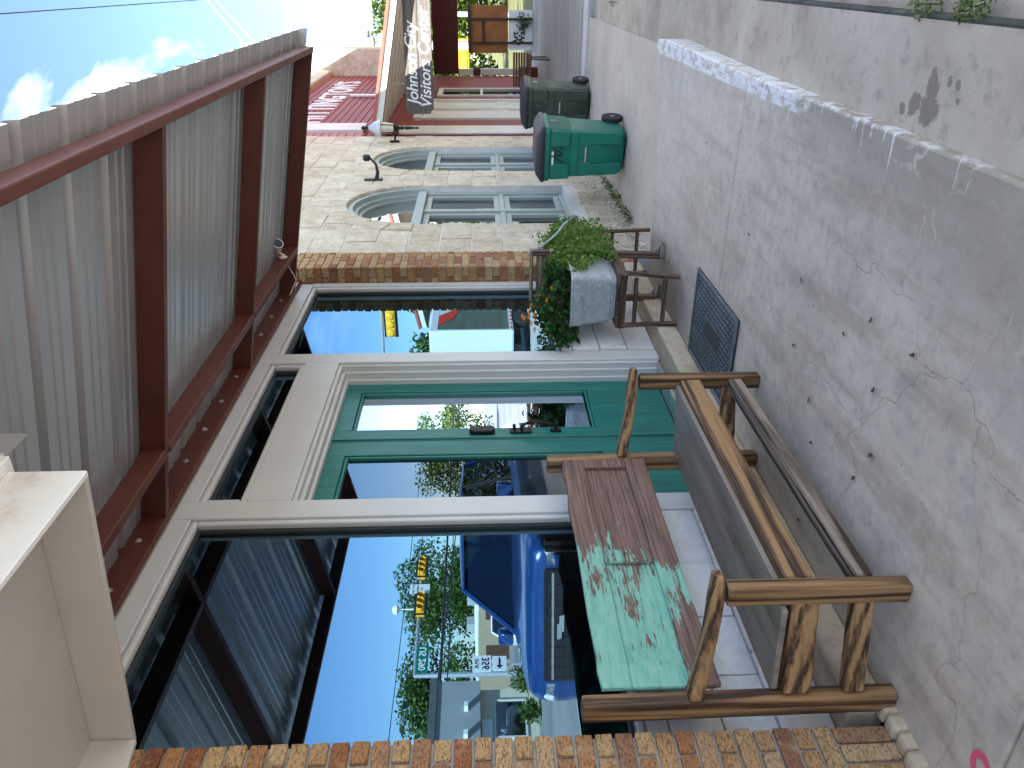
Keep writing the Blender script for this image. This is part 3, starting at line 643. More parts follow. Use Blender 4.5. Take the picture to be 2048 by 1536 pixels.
MB().box(0.6, 6.655, 0.517, 0.566, 2.783, 2.885).build('front_beam', 'red_steel', aw, bevel=0.008, seg=2)
PW = 0.915
prof = []
for r in range(3):
    x = r*0.305
    prof += [(x, 0.0), (x+0.045, 0.0), (x+0.060, 0.036), (x+0.100, 0.036), (x+0.115, 0.0), (x+0.165, 0.0), (x+0.172, 0.006), (x+0.196, 0.006), (x+0.203, 0.0), (x+0.235, 0.0), (x+0.242, 0.006), (x+0.266, 0.006), (x+0.273, 0.0)]
prof += [(PW, 0.0), (PW+.045, 0.0), (PW+.062, 0.036), (PW+.098, 0.036), (PW+.115, 0.0)]
pmb = MB()
for y in (0.40, 1.2, 2.0, 2.60):
    for x, h in prof: pmb.v.append((x, y, zj(y)+0.123+h))
n_ = len(prof)
for i in range(3):
    for j in range(n_-1): pmb.f.append((i*n_+j, i*n_+j+1, (i+1)*n_+j+1, (i+1)*n_+j))
pmesh = pmb.mesh(); pmesh.materials.append(M['roof_sheet'])
for k in range(7):
    o = obj('roof_panel', pmesh, None, aw); o.location = (0.25+k*PW, 0, 0.0015*k)
MB().box(6.655, 6.66, 0.40, 2.6, 0, 0.001)
ft = MB()
ft.add([(6.658, y, zj(y)+h) for y in (0.39, 2.6) for h in (0.06, 0.16)]+[(6.664, y, zj(y)+h) for y in (0.39, 2.6) for h in (0.06, 0.16)], [(0, 1, 3, 2), (4, 6, 7, 5), (0, 4, 5, 1), (2, 3, 7, 6), (1, 5, 7, 3), (0, 2, 6, 4)])
ft.build('end_flashing', 'roof_sheet', aw)
# white box canopy of the neighbour, top left
wb = thing('box_canopy', 'white painted wooden box canopy with open underside beside the brick pier', 'canopy', (1.9, 2.4, 2.7))
def quadboard(pts, nrm, t, name, mat):
    n = Vector(nrm)*t; P = [Vector(p) for p in pts]; k = len(P)
    MB().add(P+[p+n for p in P], [tuple(range(k)), tuple(range(k, 2*k))[::-1]]+[(i, (i+1) % k, (i+1) % k+k, i+k) for i in range(k)]).build(name, mat, wb, bevel=0.003)
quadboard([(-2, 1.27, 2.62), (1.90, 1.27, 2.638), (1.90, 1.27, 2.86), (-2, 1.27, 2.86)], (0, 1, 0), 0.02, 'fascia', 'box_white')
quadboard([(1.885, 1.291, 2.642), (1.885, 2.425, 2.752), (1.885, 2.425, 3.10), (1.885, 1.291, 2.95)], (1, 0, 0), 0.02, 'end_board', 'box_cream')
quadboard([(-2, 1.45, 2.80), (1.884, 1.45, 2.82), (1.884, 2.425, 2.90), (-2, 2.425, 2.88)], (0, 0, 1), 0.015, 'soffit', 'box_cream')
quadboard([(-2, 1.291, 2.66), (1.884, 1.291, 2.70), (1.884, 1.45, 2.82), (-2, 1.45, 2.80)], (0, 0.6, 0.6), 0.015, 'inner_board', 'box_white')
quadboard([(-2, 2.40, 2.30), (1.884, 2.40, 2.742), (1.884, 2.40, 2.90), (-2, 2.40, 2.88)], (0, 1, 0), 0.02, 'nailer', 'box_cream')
quadboard([(-2, 1.235, 2.862), (1.93, 1.235, 2.862), (1.93, 1.235, 2.90), (-2, 1.235, 2.90)], (0, 1, 0), 0.06, 'top_trim', 'box_white')
quadboard([(-2, 1.25, 2.903), (1.97, 1.25, 2.903), (1.97, 1.25, 2.945), (-2, 1.25, 2.945)], (0, 1, 0), 0.05, 'cap_moulding', 'box_cream')
fw = MB(); pts = [(1.35+i*0.09, 1.30, 2.95+0.035*math.sin(i*1.7)+0.012*i) for i in range(10)]
for a, b in zip(pts, pts[1:]): fw.add([(a[0], a[1], 2.94), (b[0], b[1], 2.94), b, a], [(0, 1, 2, 3)])
fw.build('bent_flashing', 'roof_sheet', wb)

# security camera on the purlin
sc = thing('security_camera', 'small white bullet camera under the far end of the awning', 'camera', (6.33, 2.1, 3.14))
MB().lathe((6.30, 2.12, 3.15), [(.035, 0), (.036, -.008), (.02, -.014), (.016, -.03)], 14, 'y').build('mount', 'camera_white', sc, smooth=True)
cb = MB(); cd = Vector((-0.45, -0.75, -0.42)).normalized(); c0 = Vector((6.33, 2.05, 3.21))
cb.tube([c0-cd*0.05, c0-cd*0.035, c0+cd*0.06, c0+cd*0.075], [.034, .047, .05, .05], 16); cb.build('body', 'camera_white', sc, smooth=True)
MB().tube([c0+cd*0.074, c0+cd*0.079], [.043, .038], 16).build('lens_ring', 'lens_glass', sc)
MB().tube([Vector((6.30, 2.095, 3.15)), Vector((6.31, 2.07, 3.19)), c0-cd*0.02], .010, 8).build('arm', 'camera_white', sc)
MB().tube([(6.5, 2.25, 3.17), (6.52, 2.4, 3.12), (6.5, 2.53, 3.19), (6.7, 2.535, 3.185), (6.84, 2.54, 3.19)], .005, 6).build('cable', 'camera_white', sc)

# ------------------------------------------------------------------ BENCH made from an old door
bn = thing('bench', 'rustic brown wooden bench with an old turquoise door as its back', 'bench', (2.8, 2.15, 0))
FL, FR, BL_, BR = Vector((2.03, 1.925, 0)), Vector((3.675, 1.95, 0)), Vector((1.925, 2.355, 0)), Vector((3.525, 2.36, 0))
def up(p, z): return Vector((p.x, p.y, z))
for p, s_ in ((FL, 1), (FR, -1)):
    MB().bar(up(p, 0.002), up(p, 0.655), 0.062, 0.075, (0, 1, 0)).build('front_leg', 'bench_wood_z', bn, bevel=0.008, seg=2)
for p in (BL_, BR):
    t_ = Vector((p.x, p.y+0.015, 1.155))
    MB().bar(up(p, 0.002), t_, 0.06, 0.085, (0, 1, 0)).build('back_post', 'bench_wood_z', bn, bevel=0.008, seg=2)
for f_, b_ in ((FL, BL_), (FR, BR)):
    d = (b_-f_).normalized()
    # curved arm
    mb = MB(); n = 7; rs = []
    for i in range(n):
        t = i/(n-1); c = up(f_, 0)*(1-t)+up(b_, 0)*t-d*0.075*(1-t)-d*0.03*t; z = 0.685+0.062*t-0.012*math.sin(t*math.pi)
        wd = 0.078-0.02*math.sin(t*math.pi); sd = Vector((d.y, -d.x, 0)); h = 0.05 if i not in (0,) else 0.03
        rs.append([c-sd*wd/2+Vector((0, 0, z-h/2)), c+sd*wd/2+Vector((0, 0, z-h/2)), c+sd*wd/2+Vector((0, 0, z+h/2)), c-sd*wd/2+Vector((0, 0, z+h/2))])
    mb.rings(rs).build('arm', 'bench_wood_y', bn, bevel=0.008, seg=2)
    MB().bar(up(f_, 0.375)+d*0.038, up(b_, 0.375)-d*0.042, 0.05, 0.10).build('seat_rail', 'bench_wood_y', bn, bevel=0.005)
    MB().bar(up(f_, 0.165)+d*0.038, up(b_, 0.165)-d*0.042, 0.05, 0.075).build('stretcher', 'bench_wood_y', bn, bevel=0.005)
ex = (FR-FL).normalized()
MB().bar(up(FL, 0.385)+ex*0.043, up(FR, 0.385)-ex*0.043, 0.06, 0.105).build('front_rail', 'bench_wood_x', bn, bevel=0.006)
MB().bar(up(BL_, 0.385)+ex*0.036, up(BR, 0.385)-ex*0.036, 0.05, 0.105).build('rear_rail', 'bench_wood_x', bn, bevel=0.006)
MB().bar(up(FL, 0.145)+ex*0.043, up(FR, 0.145)-ex*0.043, 0.065, 0.07).build('front_stretcher', 'grey_wood_x', bn, bevel=0.006)
sb = MB().prism([(FL.x+0.045, FL.y+0.0), (FR.x-0.045, FR.y+0.0), (FR.x-0.05, FR.y+0.05), (BR.x-0.01, BR.y-0.045), (BL_.x+0.01, BL_.y-0.045), (FL.x-0.05, FL.y+0.045), (FL.x+0.045, FL.y+0.04)], 0.439, 0.462, 'z')
sb.build('seat_board', 'grey_board', bn, bevel=0.005)
# the old door: stiles, rails, sunk panels, mouldings
yb = 2.335
dr = MB().box(1.985, 3.47, yb, yb+0.02, 0.645, 1.075).build('back_panel', 'chipped_turquoise', bn, bevel=0.002)
topz = [(1.97, 1.078), (2.05, 1.085), (2.12, 1.08), (2.35, 1.084), (2.8, 1.078), (3.05, 1.09), (3.2, 1.075), (3.33, 1.088), (3.475, 1.075)]
MB().prism([(1.97, 0.965)]+topz+[(3.475, 0.965)], yb-0.022, yb-0.001, 'y').build('stile', 'chipped_turquoise', dr, bevel=0.003)
MB().box(1.97, 3.475, yb-0.022, yb-0.001, 0.635, 0.745).build('stile', 'chipped_turquoise', dr, bevel=0.003)
for a, b in ((1.97, 2.07), (2.655, 2.74), (3.40, 3.474)):
    MB().box(a, b, yb-0.020, yb-0.001, 0.746, 0.964).build('rail', 'chipped_turquoise', dr, bevel=0.003)
MB().box(2.07, 2.10, yb-0.012, yb-0.001, 0.75, 0.962).build('bright_moulding', 'chipped_turquoise', dr, bevel=0.004)
MB().bar((2.70, yb-0.014, 0.85), (2.71, yb-0.022, 0.875), 0.02, 0.012).build('latch_scar', 'foot_wood', dr)

# ------------------------------------------------------------------ DOOR MAT
mt_ = thing('door_mat', 'black rubber door mat with raised scrollwork in front of the green doors', 'door mat', (4.53, 2.09, 0))
mc = [pZ(*p) for p in ((1400, 532), (1481, 640), (1453, 835), (1380, 700))]
x0, x1, y0, y1 = 4.075, 4.995, 1.775, 2.395
MB().box(x0, x1, y0, y1, 0.003, 0.010).build('mat_base', 'black_rubber', mt_)
rim_ = MB()
for a in ((x0, x1, y0, y0+.03), (x0, x1, y1-.03, y1), (x0, x0+.03, y0+.03, y1-.03), (x1-.03, x1, y0+.03, y1-.03)): rim_.box(*a, 0.010, 0.019)
rim_.build('border', 'mat_ridge', mt_, bevel=0.003)
sw_ = MB()
ny, nx = 15, 27
for i in range(nx):
    for j in range(ny):
        cx = x0+.045+(i+.5)*(x1-x0-.09)/nx; cy = y0+.045+(j+.5)*(y1-y0-.09)/ny
        if 7 < i < 19 and 5 < j < 9: continue
        k = (i+j) % 2; r = 0.0155
        pts = [(cx+(r*math.cos(t)+0.004*math.sin(3*t)), cy+(1.15*r*math.sin(t))*(1 if k else -1), 0.013) for t in [q*0.85+k*1.4 for q in range(6)]]
        sw_.tube(pts, 0.0055, 4)
sw_.build('scrollwork', 'mat_ridge', mt_, kind='stuff')
lt = MB().box(x0+.28, x1-.28, 2.0, 2.17, 0.010, 0.016); lt.build('name_band', 'black_rubber', mt_, bevel=0.002)

# ------------------------------------------------------------------ WASH STAND, TUBS, WRINGER
ws = thing('wash_stand', 'old folding wooden wringer bench carrying two galvanized tubs', 'wash stand', (6.0, 2.2, 0))
def leg(p0, p1, a=0.035, b=0.03, nm='leg', mat='stand_wood_z'): return MB().bar(p0, p1, a, b, (0, 1, 0)).build(nm, mat, ws, bevel=0.004)
leg((5.475, 2.02, 0.002), (5.53, 2.00, 0.445)); leg((5.425, 2.375, 0.002), (5.45, 2.40, 0.445))
leg((6.62, 2.0, 0.002), (6.58, 2.0, 0.445)); leg((6.60, 2.385, 0.002), (6.56, 2.40, 0.445))
leg((6.02, 2.03, 0.05), (6.02, 2.0, 1.07), .05, .05, 'post'); leg((6.0, 2.39, 0.05), (6.0, 2.385, 1.07), .05, .05, 'post')
for xa, xb in ((5.45, 5.44), (6.615, 6.60)):
    for z in (0.11, 0.33): MB().bar((xa+.02, 2.02, z), (xb, 2.385, z), 0.025, 0.03).build('rung', 'stand_wood_y', ws, bevel=0.003)
for y in (2.03, 2.392):
    ft_ = MB(); rs = []
    for y_, w_, h in ((-.02, .03, .10), (0.0, .045, .11), (.02, .05, .085), (-.05, .05, .06), (-.085, .04, .035)): pass
    for t, w_, h in ((0.03, .04, .10), (0.0, .05, .115), (-.035, .052, .085), (-.075, .048, .05), (-.105, .03, .03)):
        rs.append([(6.02-w_/2, y+t, .003), (6.02+w_/2, y+t, .003), (6.02+w_/2.4, y+t, h), (6.02-w_/2.4, y+t, h)])
    ft_.rings(rs).build('shoe_foot', 'foot_wood', ws, bevel=0.008, seg=2, smooth=True)
for xa, xb in ((5.43, 5.985), (6.05, 6.62)):
    for k in range(4): MB().box(xa, xb, 1.97+k*0.113, 1.97+k*0.113+0.105, 0.45, 0.472).build('shelf_slat', 'stand_wood_y', ws, bevel=0.003)
    MB().box(xa, xb, 1.985, 2.02, 0.40, 0.4492).build('apron', 'stand_wood_y', ws, bevel=0.003)
MB().box(5.432, 5.465, 2.022, 2.42, 0.402, 0.4485).build('end_apron', 'stand_wood_y', ws, bevel=0.003)
leg((6.02, 2.0, 0.7), (6.02, 2.40, 0.7), .04, .04, 'crossbar')
wr = MB().box(5.99, 6.05, 1.975, 2.41, 1.072, 1.10).box(5.985, 6.055, 1.978, 2.408, 0.905, 0.94).build('wringer_frame', 'wringer_wood', ws, bevel=0.004)
for z in (0.965, 1.02): MB().lathe((6.02, 1.99, z), [(.012, 0), (.012, .025), (.026, .03), (.026, .37), (.012, .375), (.012, .40)], 14, 'y').build('roller', 'foot_wood', wr, smooth=True)
MB().lathe((6.02, 2.2, 1.10), [(.006, 0), (.006, .02), (.02, .022), (.02, .03)], 8).build('wing_screw', 'black_iron', wr)
crank = MB().tube([(6.02, 1.985, 0.995), (6.02, 1.95, 1.0), (6.02, 1.93, 0.985), (6.03, 1.89, 0.93), (6.03, 1.83, 0.87), (6.03, 1.77, 0.83), (6.03, 1.745, 0.80)], .008, 8); crank.lathe((6.02, 1.955, 1.02), [(.004, -.02), (.016, 0), (.004, .02)], 8)
crank.build('crank', 'galvanized', wr, smooth=True)
MB().tube([(6.035, 1.748, 0.80), (6.03, 1.735, 0.78), (6.03, 1.72, 0.745), (6.03, 1.71, 0.72)], [.012, .014, .016, .012], 8).build('crank_grip', 'foot_wood', wr, smooth=True)
def rrect(x0, x1, y0, y1, r, z, n=5):
    P = []
    for cx, cy, a0 in ((x1-r, y1-r, 0), (x0+r, y1-r, 90), (x0+r, y0+r, 180), (x1-r, y0+r, 270)):
        for k in range(n+1): t = rad(a0+90*k/n); P.append((cx+r*math.cos(t), cy+r*math.sin(t), z))
    return P
def tub(x0, x1, y0, y1, label):
    t = thing('wash_tub', label, 'tub', ((x0+x1)/2, (y0+y1)/2, 0.473), group='galvanized wash tubs')
    prof_ = [(0.04, 0.474), (0.035, 0.50), (0.034, 0.51), (0.028, 0.515), (0.008, 0.70), (0.004, 0.712), (0.003, 0.73), (0.0, 0.735), (-.004, 0.80), (-.012, 0.808), (-.012, 0.82), (-.004, 0.824), (0.004, 0.815), (0.01, 0.76)]
    MB().rings([rrect(x0+i, x1-i, y0+i, y1-i, 0.06, z) for i, z in prof_], cap=True).build('tub_body', 'galvanized', t, smooth=True)
    MB().tube([(x0-.003, (y0+y1)/2-.07, .76), (x0-.016, (y0+y1)/2-.065, .735), (x0-.02, (y0+y1)/2, .722), (x0-.016, (y0+y1)/2+.065, .735), (x0-.003, (y0+y1)/2+.07, .76)], .005, 6).build('handle', 'galvanized', t, smooth=True)
    MB().rings([rrect(x0+.012, x1-.012, y0+.012, y1-.012, 0.055, z) for z in (0.765, 0.778)]).build('soil', 'soil', t)
    return t
tub(5.455, 5.965, 1.985, 2.425, 'rectangular galvanized wash tub nearer the green doors, holding the lantana')
tub(6.065, 6.60, 1.985, 2.425, 'galvanized wash tub beyond the wringer, mostly hidden by trailing leaves')
# lantana
la = thing('lantana_plant', 'dark green lantana with orange flowers in the nearer tub', 'plant', (5.7, 2.25, 0.78))
stm = MB(); lf = MB(); fo = MB()
def blob(c, r, n, fill=0.55):
    res = []
    while len(res) < n:
        p = Vector([random.uniform(-1, 1) for _ in range(3)]); l = p.length
        if 0 < l < 1 and random.random() < fill+l: res.append(Vector((c[0]+p.x*r[0], c[1]+p.y*r[1], c[2]+p.z*r[2])))
    return res
tips = blob((5.66, 2.26, 0.90), (0.22, 0.25, 0.13), 44)+blob((5.50, 2.42, 0.90), (0.15, 0.18, 0.14), 20)+blob((5.5, 2.28, 1.0), (0.12, 0.16, 0.10), 10)
for p in tips: stm.tube([(5.7+random.uniform(-.12, .12), 2.2+random.uniform(-.1, .12), 0.77), (p+Vector((5.7, 2.2, 0.77)))/2+Vector((0, 0, .05)), p], [.005, .004, .002], 4)
stm.build('stems', 'bark', la, kind='stuff')
cl = []
for p in tips: cl += blob(p, (.07, .07, .055), 20)
leaves(lf, cl, 0.055, 0.6, 0.2); lf.build('foliage', 'leaf_lantana', la, kind='stuff')
for p in random.sample(tips, 10)+blob((5.52, 2.34, 1.08), (.16, .2, .07), 9):
    p = p+Vector((0, 0, 0.06)); f1 = MB()
    for k in range(9):
        a = k*2.4; q = p+Vector((math.cos(a)*.008*math.sqrt(k), math.sin(a)*.008*math.sqrt(k), -.0015*k)); f1.lathe(q, [(.002, -.006), (.007, .001), (.004, .004)], 5)
    f1.tube([p, p+Vector((0, 0, -.05))], .0015, 3); f1.build('flower', 'flower_orange', la)
# bright trailing plant
tp = thing('trailing_plant', 'bright green trailing plant spilling over the farther tub', 'plant', (6.25, 2.1, 0.78))
stm = MB(); lf = MB()
path_ends = []
for k in range(62):
    x = random.uniform(5.90, 6.62); y = random.uniform(2.0, 2.38); over = random.random() < 0.7
    if over:
        x2 = x+random.uniform(-.12, .06); drop = random.uniform(0.1, 0.40)
        P_ = [(x, y, .78), (x, (y+1.97)/2, .90+random.uniform(-.04, .05)), (x2, 1.955-random.uniform(0, .04), .84), (x2, 1.93-random.uniform(0, .05), .82-drop*.5), (x2+random.uniform(-.05, .05), 1.93-random.uniform(0, .06), .82-drop)]
    else:
        P_ = [(x, y, .78), (x, y, .88), (x+random.uniform(-.1, .1), y+random.uniform(-.12, .02), .95+random.uniform(0, .08))]
    stm.tube(P_, .0025, 4); path_ends.append(P_)
for dx in (0.0, .02, -.03): path_ends.append([(5.97, 2.0, .80), (5.93, 1.95, .78), (5.86+dx, 1.93, .62), (5.8+dx, 1.93, .50), (5.72+dx, 1.94, .44)])
for dx in (-.08, -.05, -.02, 0, .02, .04, .06, .08, .1, .12, .14, .16, .18, .2): path_ends.append([(5.9, 2.05, .84), (5.80-dx*.5, 1.98, .83), (5.74-dx, 1.965, .72), (5.70-dx, 1.965, .62+dx)])
pts = []
for P_ in path_ends:
    for a, b in zip(P_, P_[1:]):
        a, b = Vector(a), Vector(b); n = max(6, int((b-a).length/0.0045))
        for i in range(n): pts.append(a+(b-a)*(i/n)+Vector([random.gauss(0, .017) for _ in range(3)]))
leaves(lf, pts, 0.031, 0.6, 0.3); stm.build('stems', 'leaf_trail', tp, kind='stuff'); lf.build('foliage', 'leaf_trail', tp, kind='stuff')
for k in range(10):
    p = random.choice(pts); MB().lathe(p+Vector((-.01, -.015, 0.01)), [(.002, -.004), (.012, 0), (.004, .004)], 6).build('flower', 'flower_white', tp)

# ------------------------------------------------------------------ REFUSE BINS (front towards the camera, local -x)
def make_bin(label, body, dark=False):
    e = thing('wheelie_bin', label, 'bin', (0, 0, 0), 0, 'wheeled refuse bins', local=True)
    def ring(z, hx, hy, ox=0.0, r=.05): return [(p[0]+ox, p[1], p[2]) for p in rrect(-hx, hx, -hy, hy, r, z, 4)]
    MB().rings([ring(.03, .20, .215), ring(.05, .215, .235, 0, .06), ring(.30, .235, .25), ring(.62, .26, .268), ring(.66, .262, .27), ring(.68, .275, .282), ring(.88, .288, .292), ring(.90, .305, .31), ring(.945, .305, .31), ring(.947, .285, .292), ring(.90, .28, .287)], cap=True).build('body', body, e, smooth=True, bevel=0)
    # raised shoulders left and right of the front, leaving the sunk middle
    for s_ in (-1, 1):
        MB().prism([(s_*.10, .70), (s_*.10, .88), (s_*.285, .88), (s_*.272, .66), (s_*.13, .66)], -.302, -.27, 'x').build('front_shoulder', body, e, bevel=0.01, seg=2)
        MB().prism([(s_*.10, .06), (s_*.115, .40), (s_*.085, .42), (s_*.085, .56), (s_*.13, .60), (s_*.262, .60), (s_*.24, .12), (s_*.22, .06)], -.262, -.21, 'x').build('front_panel', body, e, bevel=0.012, seg=2)
    MB().prism([(-.25, .56), (.25, .56), (.262, .66), (-.262, .66)], -.275, -.23, 'x').build('front_band', body, e, bevel=0.01)
    MB().tube([(-.263, -.085, .475), (-.263, .085, .475)], .012, 10).build('lift_bar', 'bar_zinc', e)
    MB().rings([ring(.948, .315, .318, 0, .05), ring(.965, .32, .322), ring(.985, .315, .318), ring(1.0, .30, .30), ring(1.04, .25, .25, .0, .04), ring(1.048, .22, .22, 0, .04)]).build('lid', 'bin_black', e, smooth=True)
    MB().tube([(.33, -.26, .96), (.36, -.2, .97), (.36, .2, .97), (.33, .26, .96)], .014, 8).build('handle', body, e)
    for s_ in (-1, 1):
        wh = MB().lathe((.22, s_*.262, .125), [(.06, -.022), (.12, -.026), (.125, -.015), (.125, .015), (.12, .026), (.06, .022)], 20, 'y').build('wheel', 'tyre', e, smooth=True)
        MB().lathe((.22, s_*.262, .125), [(.03, -.03), (.035, -.03), (.035, .03), (.03, .03)], 10, 'y').build('hub', 'bin_scuff', wh)
    dsc = MB().lathe((.02, -.292, .83), [(.05, 0.012), (.05, -.004), (.045, -.006)], 16, 'y').build('seal_emblem', 'bin_scuff', e)
    return e
b1 = make_bin('green wheeled bin numbered 702 with black lid, nearest the camera', 'bin_green')
text('number', '702', 0.15, 'letter_black', (-.292, 0.10, .745), (0, -1, 0), (0, 0, 1), b1, extrude=0.003, shear=0.25)
for y, w_ in ((.105, .09), (-.005, .045)):
    MB().box(-.3065, -.304, y-w_, y, .845, .868).build('sticker', 'sign_white', b1)
b1.location = (9.28, 1.80, zl(9.3)+0.005); b1.rotation_euler = (0, 0, rad(-8))
b2 = make_bin('dark olive wheeled bin with scraped sides behind the green bin', 'bin_dark')
scr = MB()
for k in range(26):
    y = random.uniform(-.26, .1); z = random.uniform(.70, .88); L_ = random.uniform(.03, .14); scr.bar((-.30, y, z), (-.285, y+random.uniform(-.05, .05), z-L_), .006, .004)
for k in range(16):
    x = random.uniform(-.25, -.12); z = random.uniform(.3, .85); L_ = random.uniform(.08, .4); scr.bar((x, -.297, z), (x-.008, -.262-.02*max(0, (z-L_)), max(.05, z-L_)), .005, .004)
scr.build('scratches', 'bin_scuff', b2, kind='stuff')
b2.location = (12.45, 1.75, zl(12.4)+0.004); b2.rotation_euler = (0, 0, rad(-10))

# ------------------------------------------------------------------ STONE BUILDING
YS = 2.45
sb_ = thing('stone_building', 'cream limestone building with two arched sage green windows', 'building', (10.4, 2.6, -0.2))
HS = 4.45
lime_mesh = [MB().box(-.5, .5, -.5, .5, -.5, .5).mesh(bevel=0.022, jitter=0.006) for _ in range(5)]
for s_ in lime_mesh: s_.materials.append(M['limestone'])
WIN = [(8.40, 10.10, 2.22, 0.42), (10.97, 12.62, 2.22, 0.42)]
WIN = [((a+b)/2, (b-a)/2, zs, z0) for a, b, zs, z0 in WIN]          # centre, radius, spring height, sill
wall = MB()
def open_at(z0, z1):
    res = []
    for cx, r, zs, sill in WIN:
        if z1 <= sill or z0 >= zs+r: continue
        hw = r if z0 < zs else math.sqrt(max(0, r*r-(z0-zs)**2))
        res.append((cx-hw, cx+hw))
    return res
# backing wall in strips round the openings
zs_ = [-0.4, 0.42]+[0.42+0.2*k for k in range(1, 10)]+[2.22+0.07*k for k in range(13)]+[3.2, HS]
zs_ = sorted({round(z, 3) for z in zs_})
for z0, z1 in zip(zs_, zs_[1:]):
    x = 7.362
    for a, b in open_at(z0+.0005, z1-.0005): wall.box(x, a, YS+.006, YS+.32, z0, z1); x = b
    wall.box(x, 13.55, YS+.006, YS+.32, z0, z1)
wl = wall.build('front_wall', 'pale_mortar', sb_)
rows = [-0.36]
while rows[-1] < HS-0.1: rows.append(rows[-1]+0.325)
for k, (z0, z1) in enumerate(zip(rows, rows[1:])):
    z1 = min(z1, HS); segs = []; x = 7.366
    for a, b in open_at(max(z0, -1)+.001, z1): segs.append((x, a-0.006)); x = b+0.006
    segs.append((x, 13.548))
    for a, b in segs:
        x = a; first = True
        while x < b-0.02:
            L_ = random.uniform(0.38, 0.75); x1 = x+L_
            if b-x1 < 0.2: x1 = b
            stone(wl, x, x1-(0.012 if x1 < b else 0), YS-.004, YS+.1, z0+.006, z1-.008, lime_mesh); x = x1
for cx, r, zs, sill in WIN:                                           # voussoirs
    n = 11
    for k in range(n):
        a0, a1 = math.pi*k/n+.012, math.pi*(k+1)/n-.012; ro, ri = r+0.27, r+0.004; N = 4
        poly = [(cx+ri*math.cos(a0+(a1-a0)*i/N), zs+ri*math.sin(a0+(a1-a0)*i/N)) for i in range(N+1)]+[(cx+ro*math.cos(a1+(a0-a1)*i/N), zs+ro*math.sin(a1+(a0-a1)*i/N)) for i in range(N+1)]
        MB().prism(poly, YS-.014, YS+.1, 'y').build('voussoir', 'limestone', wl, bevel=0.008)
MB().box(7.37, 13.55, YS+.33, 12, HS-.25, HS-.15).build('roof', 'roof_dark', sb_)
MB().box(13.25, 13.55, YS+.33, 12, -0.4, HS).build('end_wall', 'limestone', sb_)
MB().box(7.37, 7.5, YS+.33, 12, -0.4, HS).build('party_wall', 'stucco', sb_)
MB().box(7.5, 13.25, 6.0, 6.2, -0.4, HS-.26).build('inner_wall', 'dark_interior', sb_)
def arch_window(cx, r, zs, sill, casement):
    wn = MB().box(cx-r, cx+r, YS+.10, YS+.24, sill-.02, sill+.06).build('arched_window', 'window_sage', sb_, bevel=.006)
    def arc(ro, ri, y0, y1, nm):
        N = 20; P_ = [(cx+ro*math.cos(math.pi*i/N), zs+ro*math.sin(math.pi*i/N)) for i in range(N+1)]; Q = [(cx+ri*math.cos(math.pi*i/N), zs+ri*math.sin(math.pi*i/N)) for i in range(N+1)]
        mb = MB()
        for i in range(N): mb.prism([P_[i], P_[i+1], Q[i+1], Q[i]], y0, y1, 'y')
        return mb.build(nm, 'window_sage', wn)
    arc(r-.003, r-.06, YS+.03, YS+.22, 'arch_frame'); arc(r-.061, r-.11, YS+.09, YS+.2, 'arch_frame'); arc(r-.111, r-.15, YS+.14, YS+.19, 'arch_frame')
    def bx(a, b, c, d, y0=YS+.08, y1=YS+.2, nm='frame'): MB().box(a, b, y0, y1, c, d).build(nm, 'window_sage', wn, bevel=.006)
    bx(cx-r+.001, cx-r+.08, sill+.06, zs-.051); bx(cx+r-.08, cx+r-.001, sill+.06, zs-.051)
    bx(cx-r+.002, cx+r-.002, zs-.05, zs+.06, YS+.05, YS+.22, 'transom_bar')
    bx(cx-.045, cx+.045, sill+.061, zs-.051)
    N = 20; P_ = [(cx+(r-.13)*math.cos(math.pi*i/N), YS+.165, zs+(r-.13)*math.sin(math.pi*i/N)) for i in range(N+1)]
    MB().add(P_, [tuple(range(N+1))]).build('pane', 'house_glass', wn)
    zm = sill+0.80
    for s_ in (-1, 1):
        a, b = sorted((cx+s_*.05, cx+s_*(r-.085)))
        for z0, z1 in ((sill+.065, zm-.03), (zm+.03, zs-.055)):
            rim('sash', a, b, z0, z1, .07, YS+.11, YS+.17, 'window_sage', wn, .005)
            MB().add([(a+.06, YS+.15, z0+.06), (b-.06, YS+.15, z0+.06), (b-.06, YS+.15, z1-.06), (a+.06, YS+.15, z1-.06)], [(0, 1, 2, 3)]).build('pane', 'house_glass', wn)
        bx(a, b, zm-.03, zm+.03, YS+.09, YS+.19)
        bl = MB()
        for k in range(9): bl.box(a+.08+k*(b-a-.16)/9, a+.08+(k+.7)*(b-a-.16)/9, YS+.22, YS+.225, sill+.1, zm)
        bl.build('blind', 'soffit_beige', wn)
for q in WIN: arch_window(*q, True)
# lantern and bracket
ln = thing('wall_lantern', 'black wall lantern with white cap on the far corner of the stone building', 'lantern', (13.02, YS, 2.86))
MB().box(12.97, 13.07, YS-.03, YS-.004, 2.78, 2.94).build('backplate', 'black_iron', ln, bevel=.006)
MB().tube([(13.02, YS-.02, 2.86), (13.02, YS-.12, 2.84), (13.02, YS-.18, 2.80), (13.02, YS-.22, 2.82)], .016, 8).build('bracket', 'black_iron', ln, smooth=True)
lc = (12.95, YS-.24, 0)
MB().lathe((lc[0], lc[1], 2.45), [(.004, 0), (.02, .03), (.012, .06), (.03, .2), (.014, .24), (.035, .27), (.02, .31), (.05, .34), (.085, .40)], 12).build('finial', 'black_iron', ln, smooth=True)
MB().lathe((lc[0], lc[1], 2.855), [(.07, 0), (.095, .20)], 8).build('lantern_glass', 'lamp_glass', ln)
for k in range(4):
    a = rad(45+90*k); MB().bar((lc[0]+.075*math.cos(a), lc[1]+.075*math.sin(a), 2.85), (lc[0]+.1*math.cos(a), lc[1]+.1*math.sin(a), 3.06), .012, .012).build('cage_bar', 'black_iron', ln)
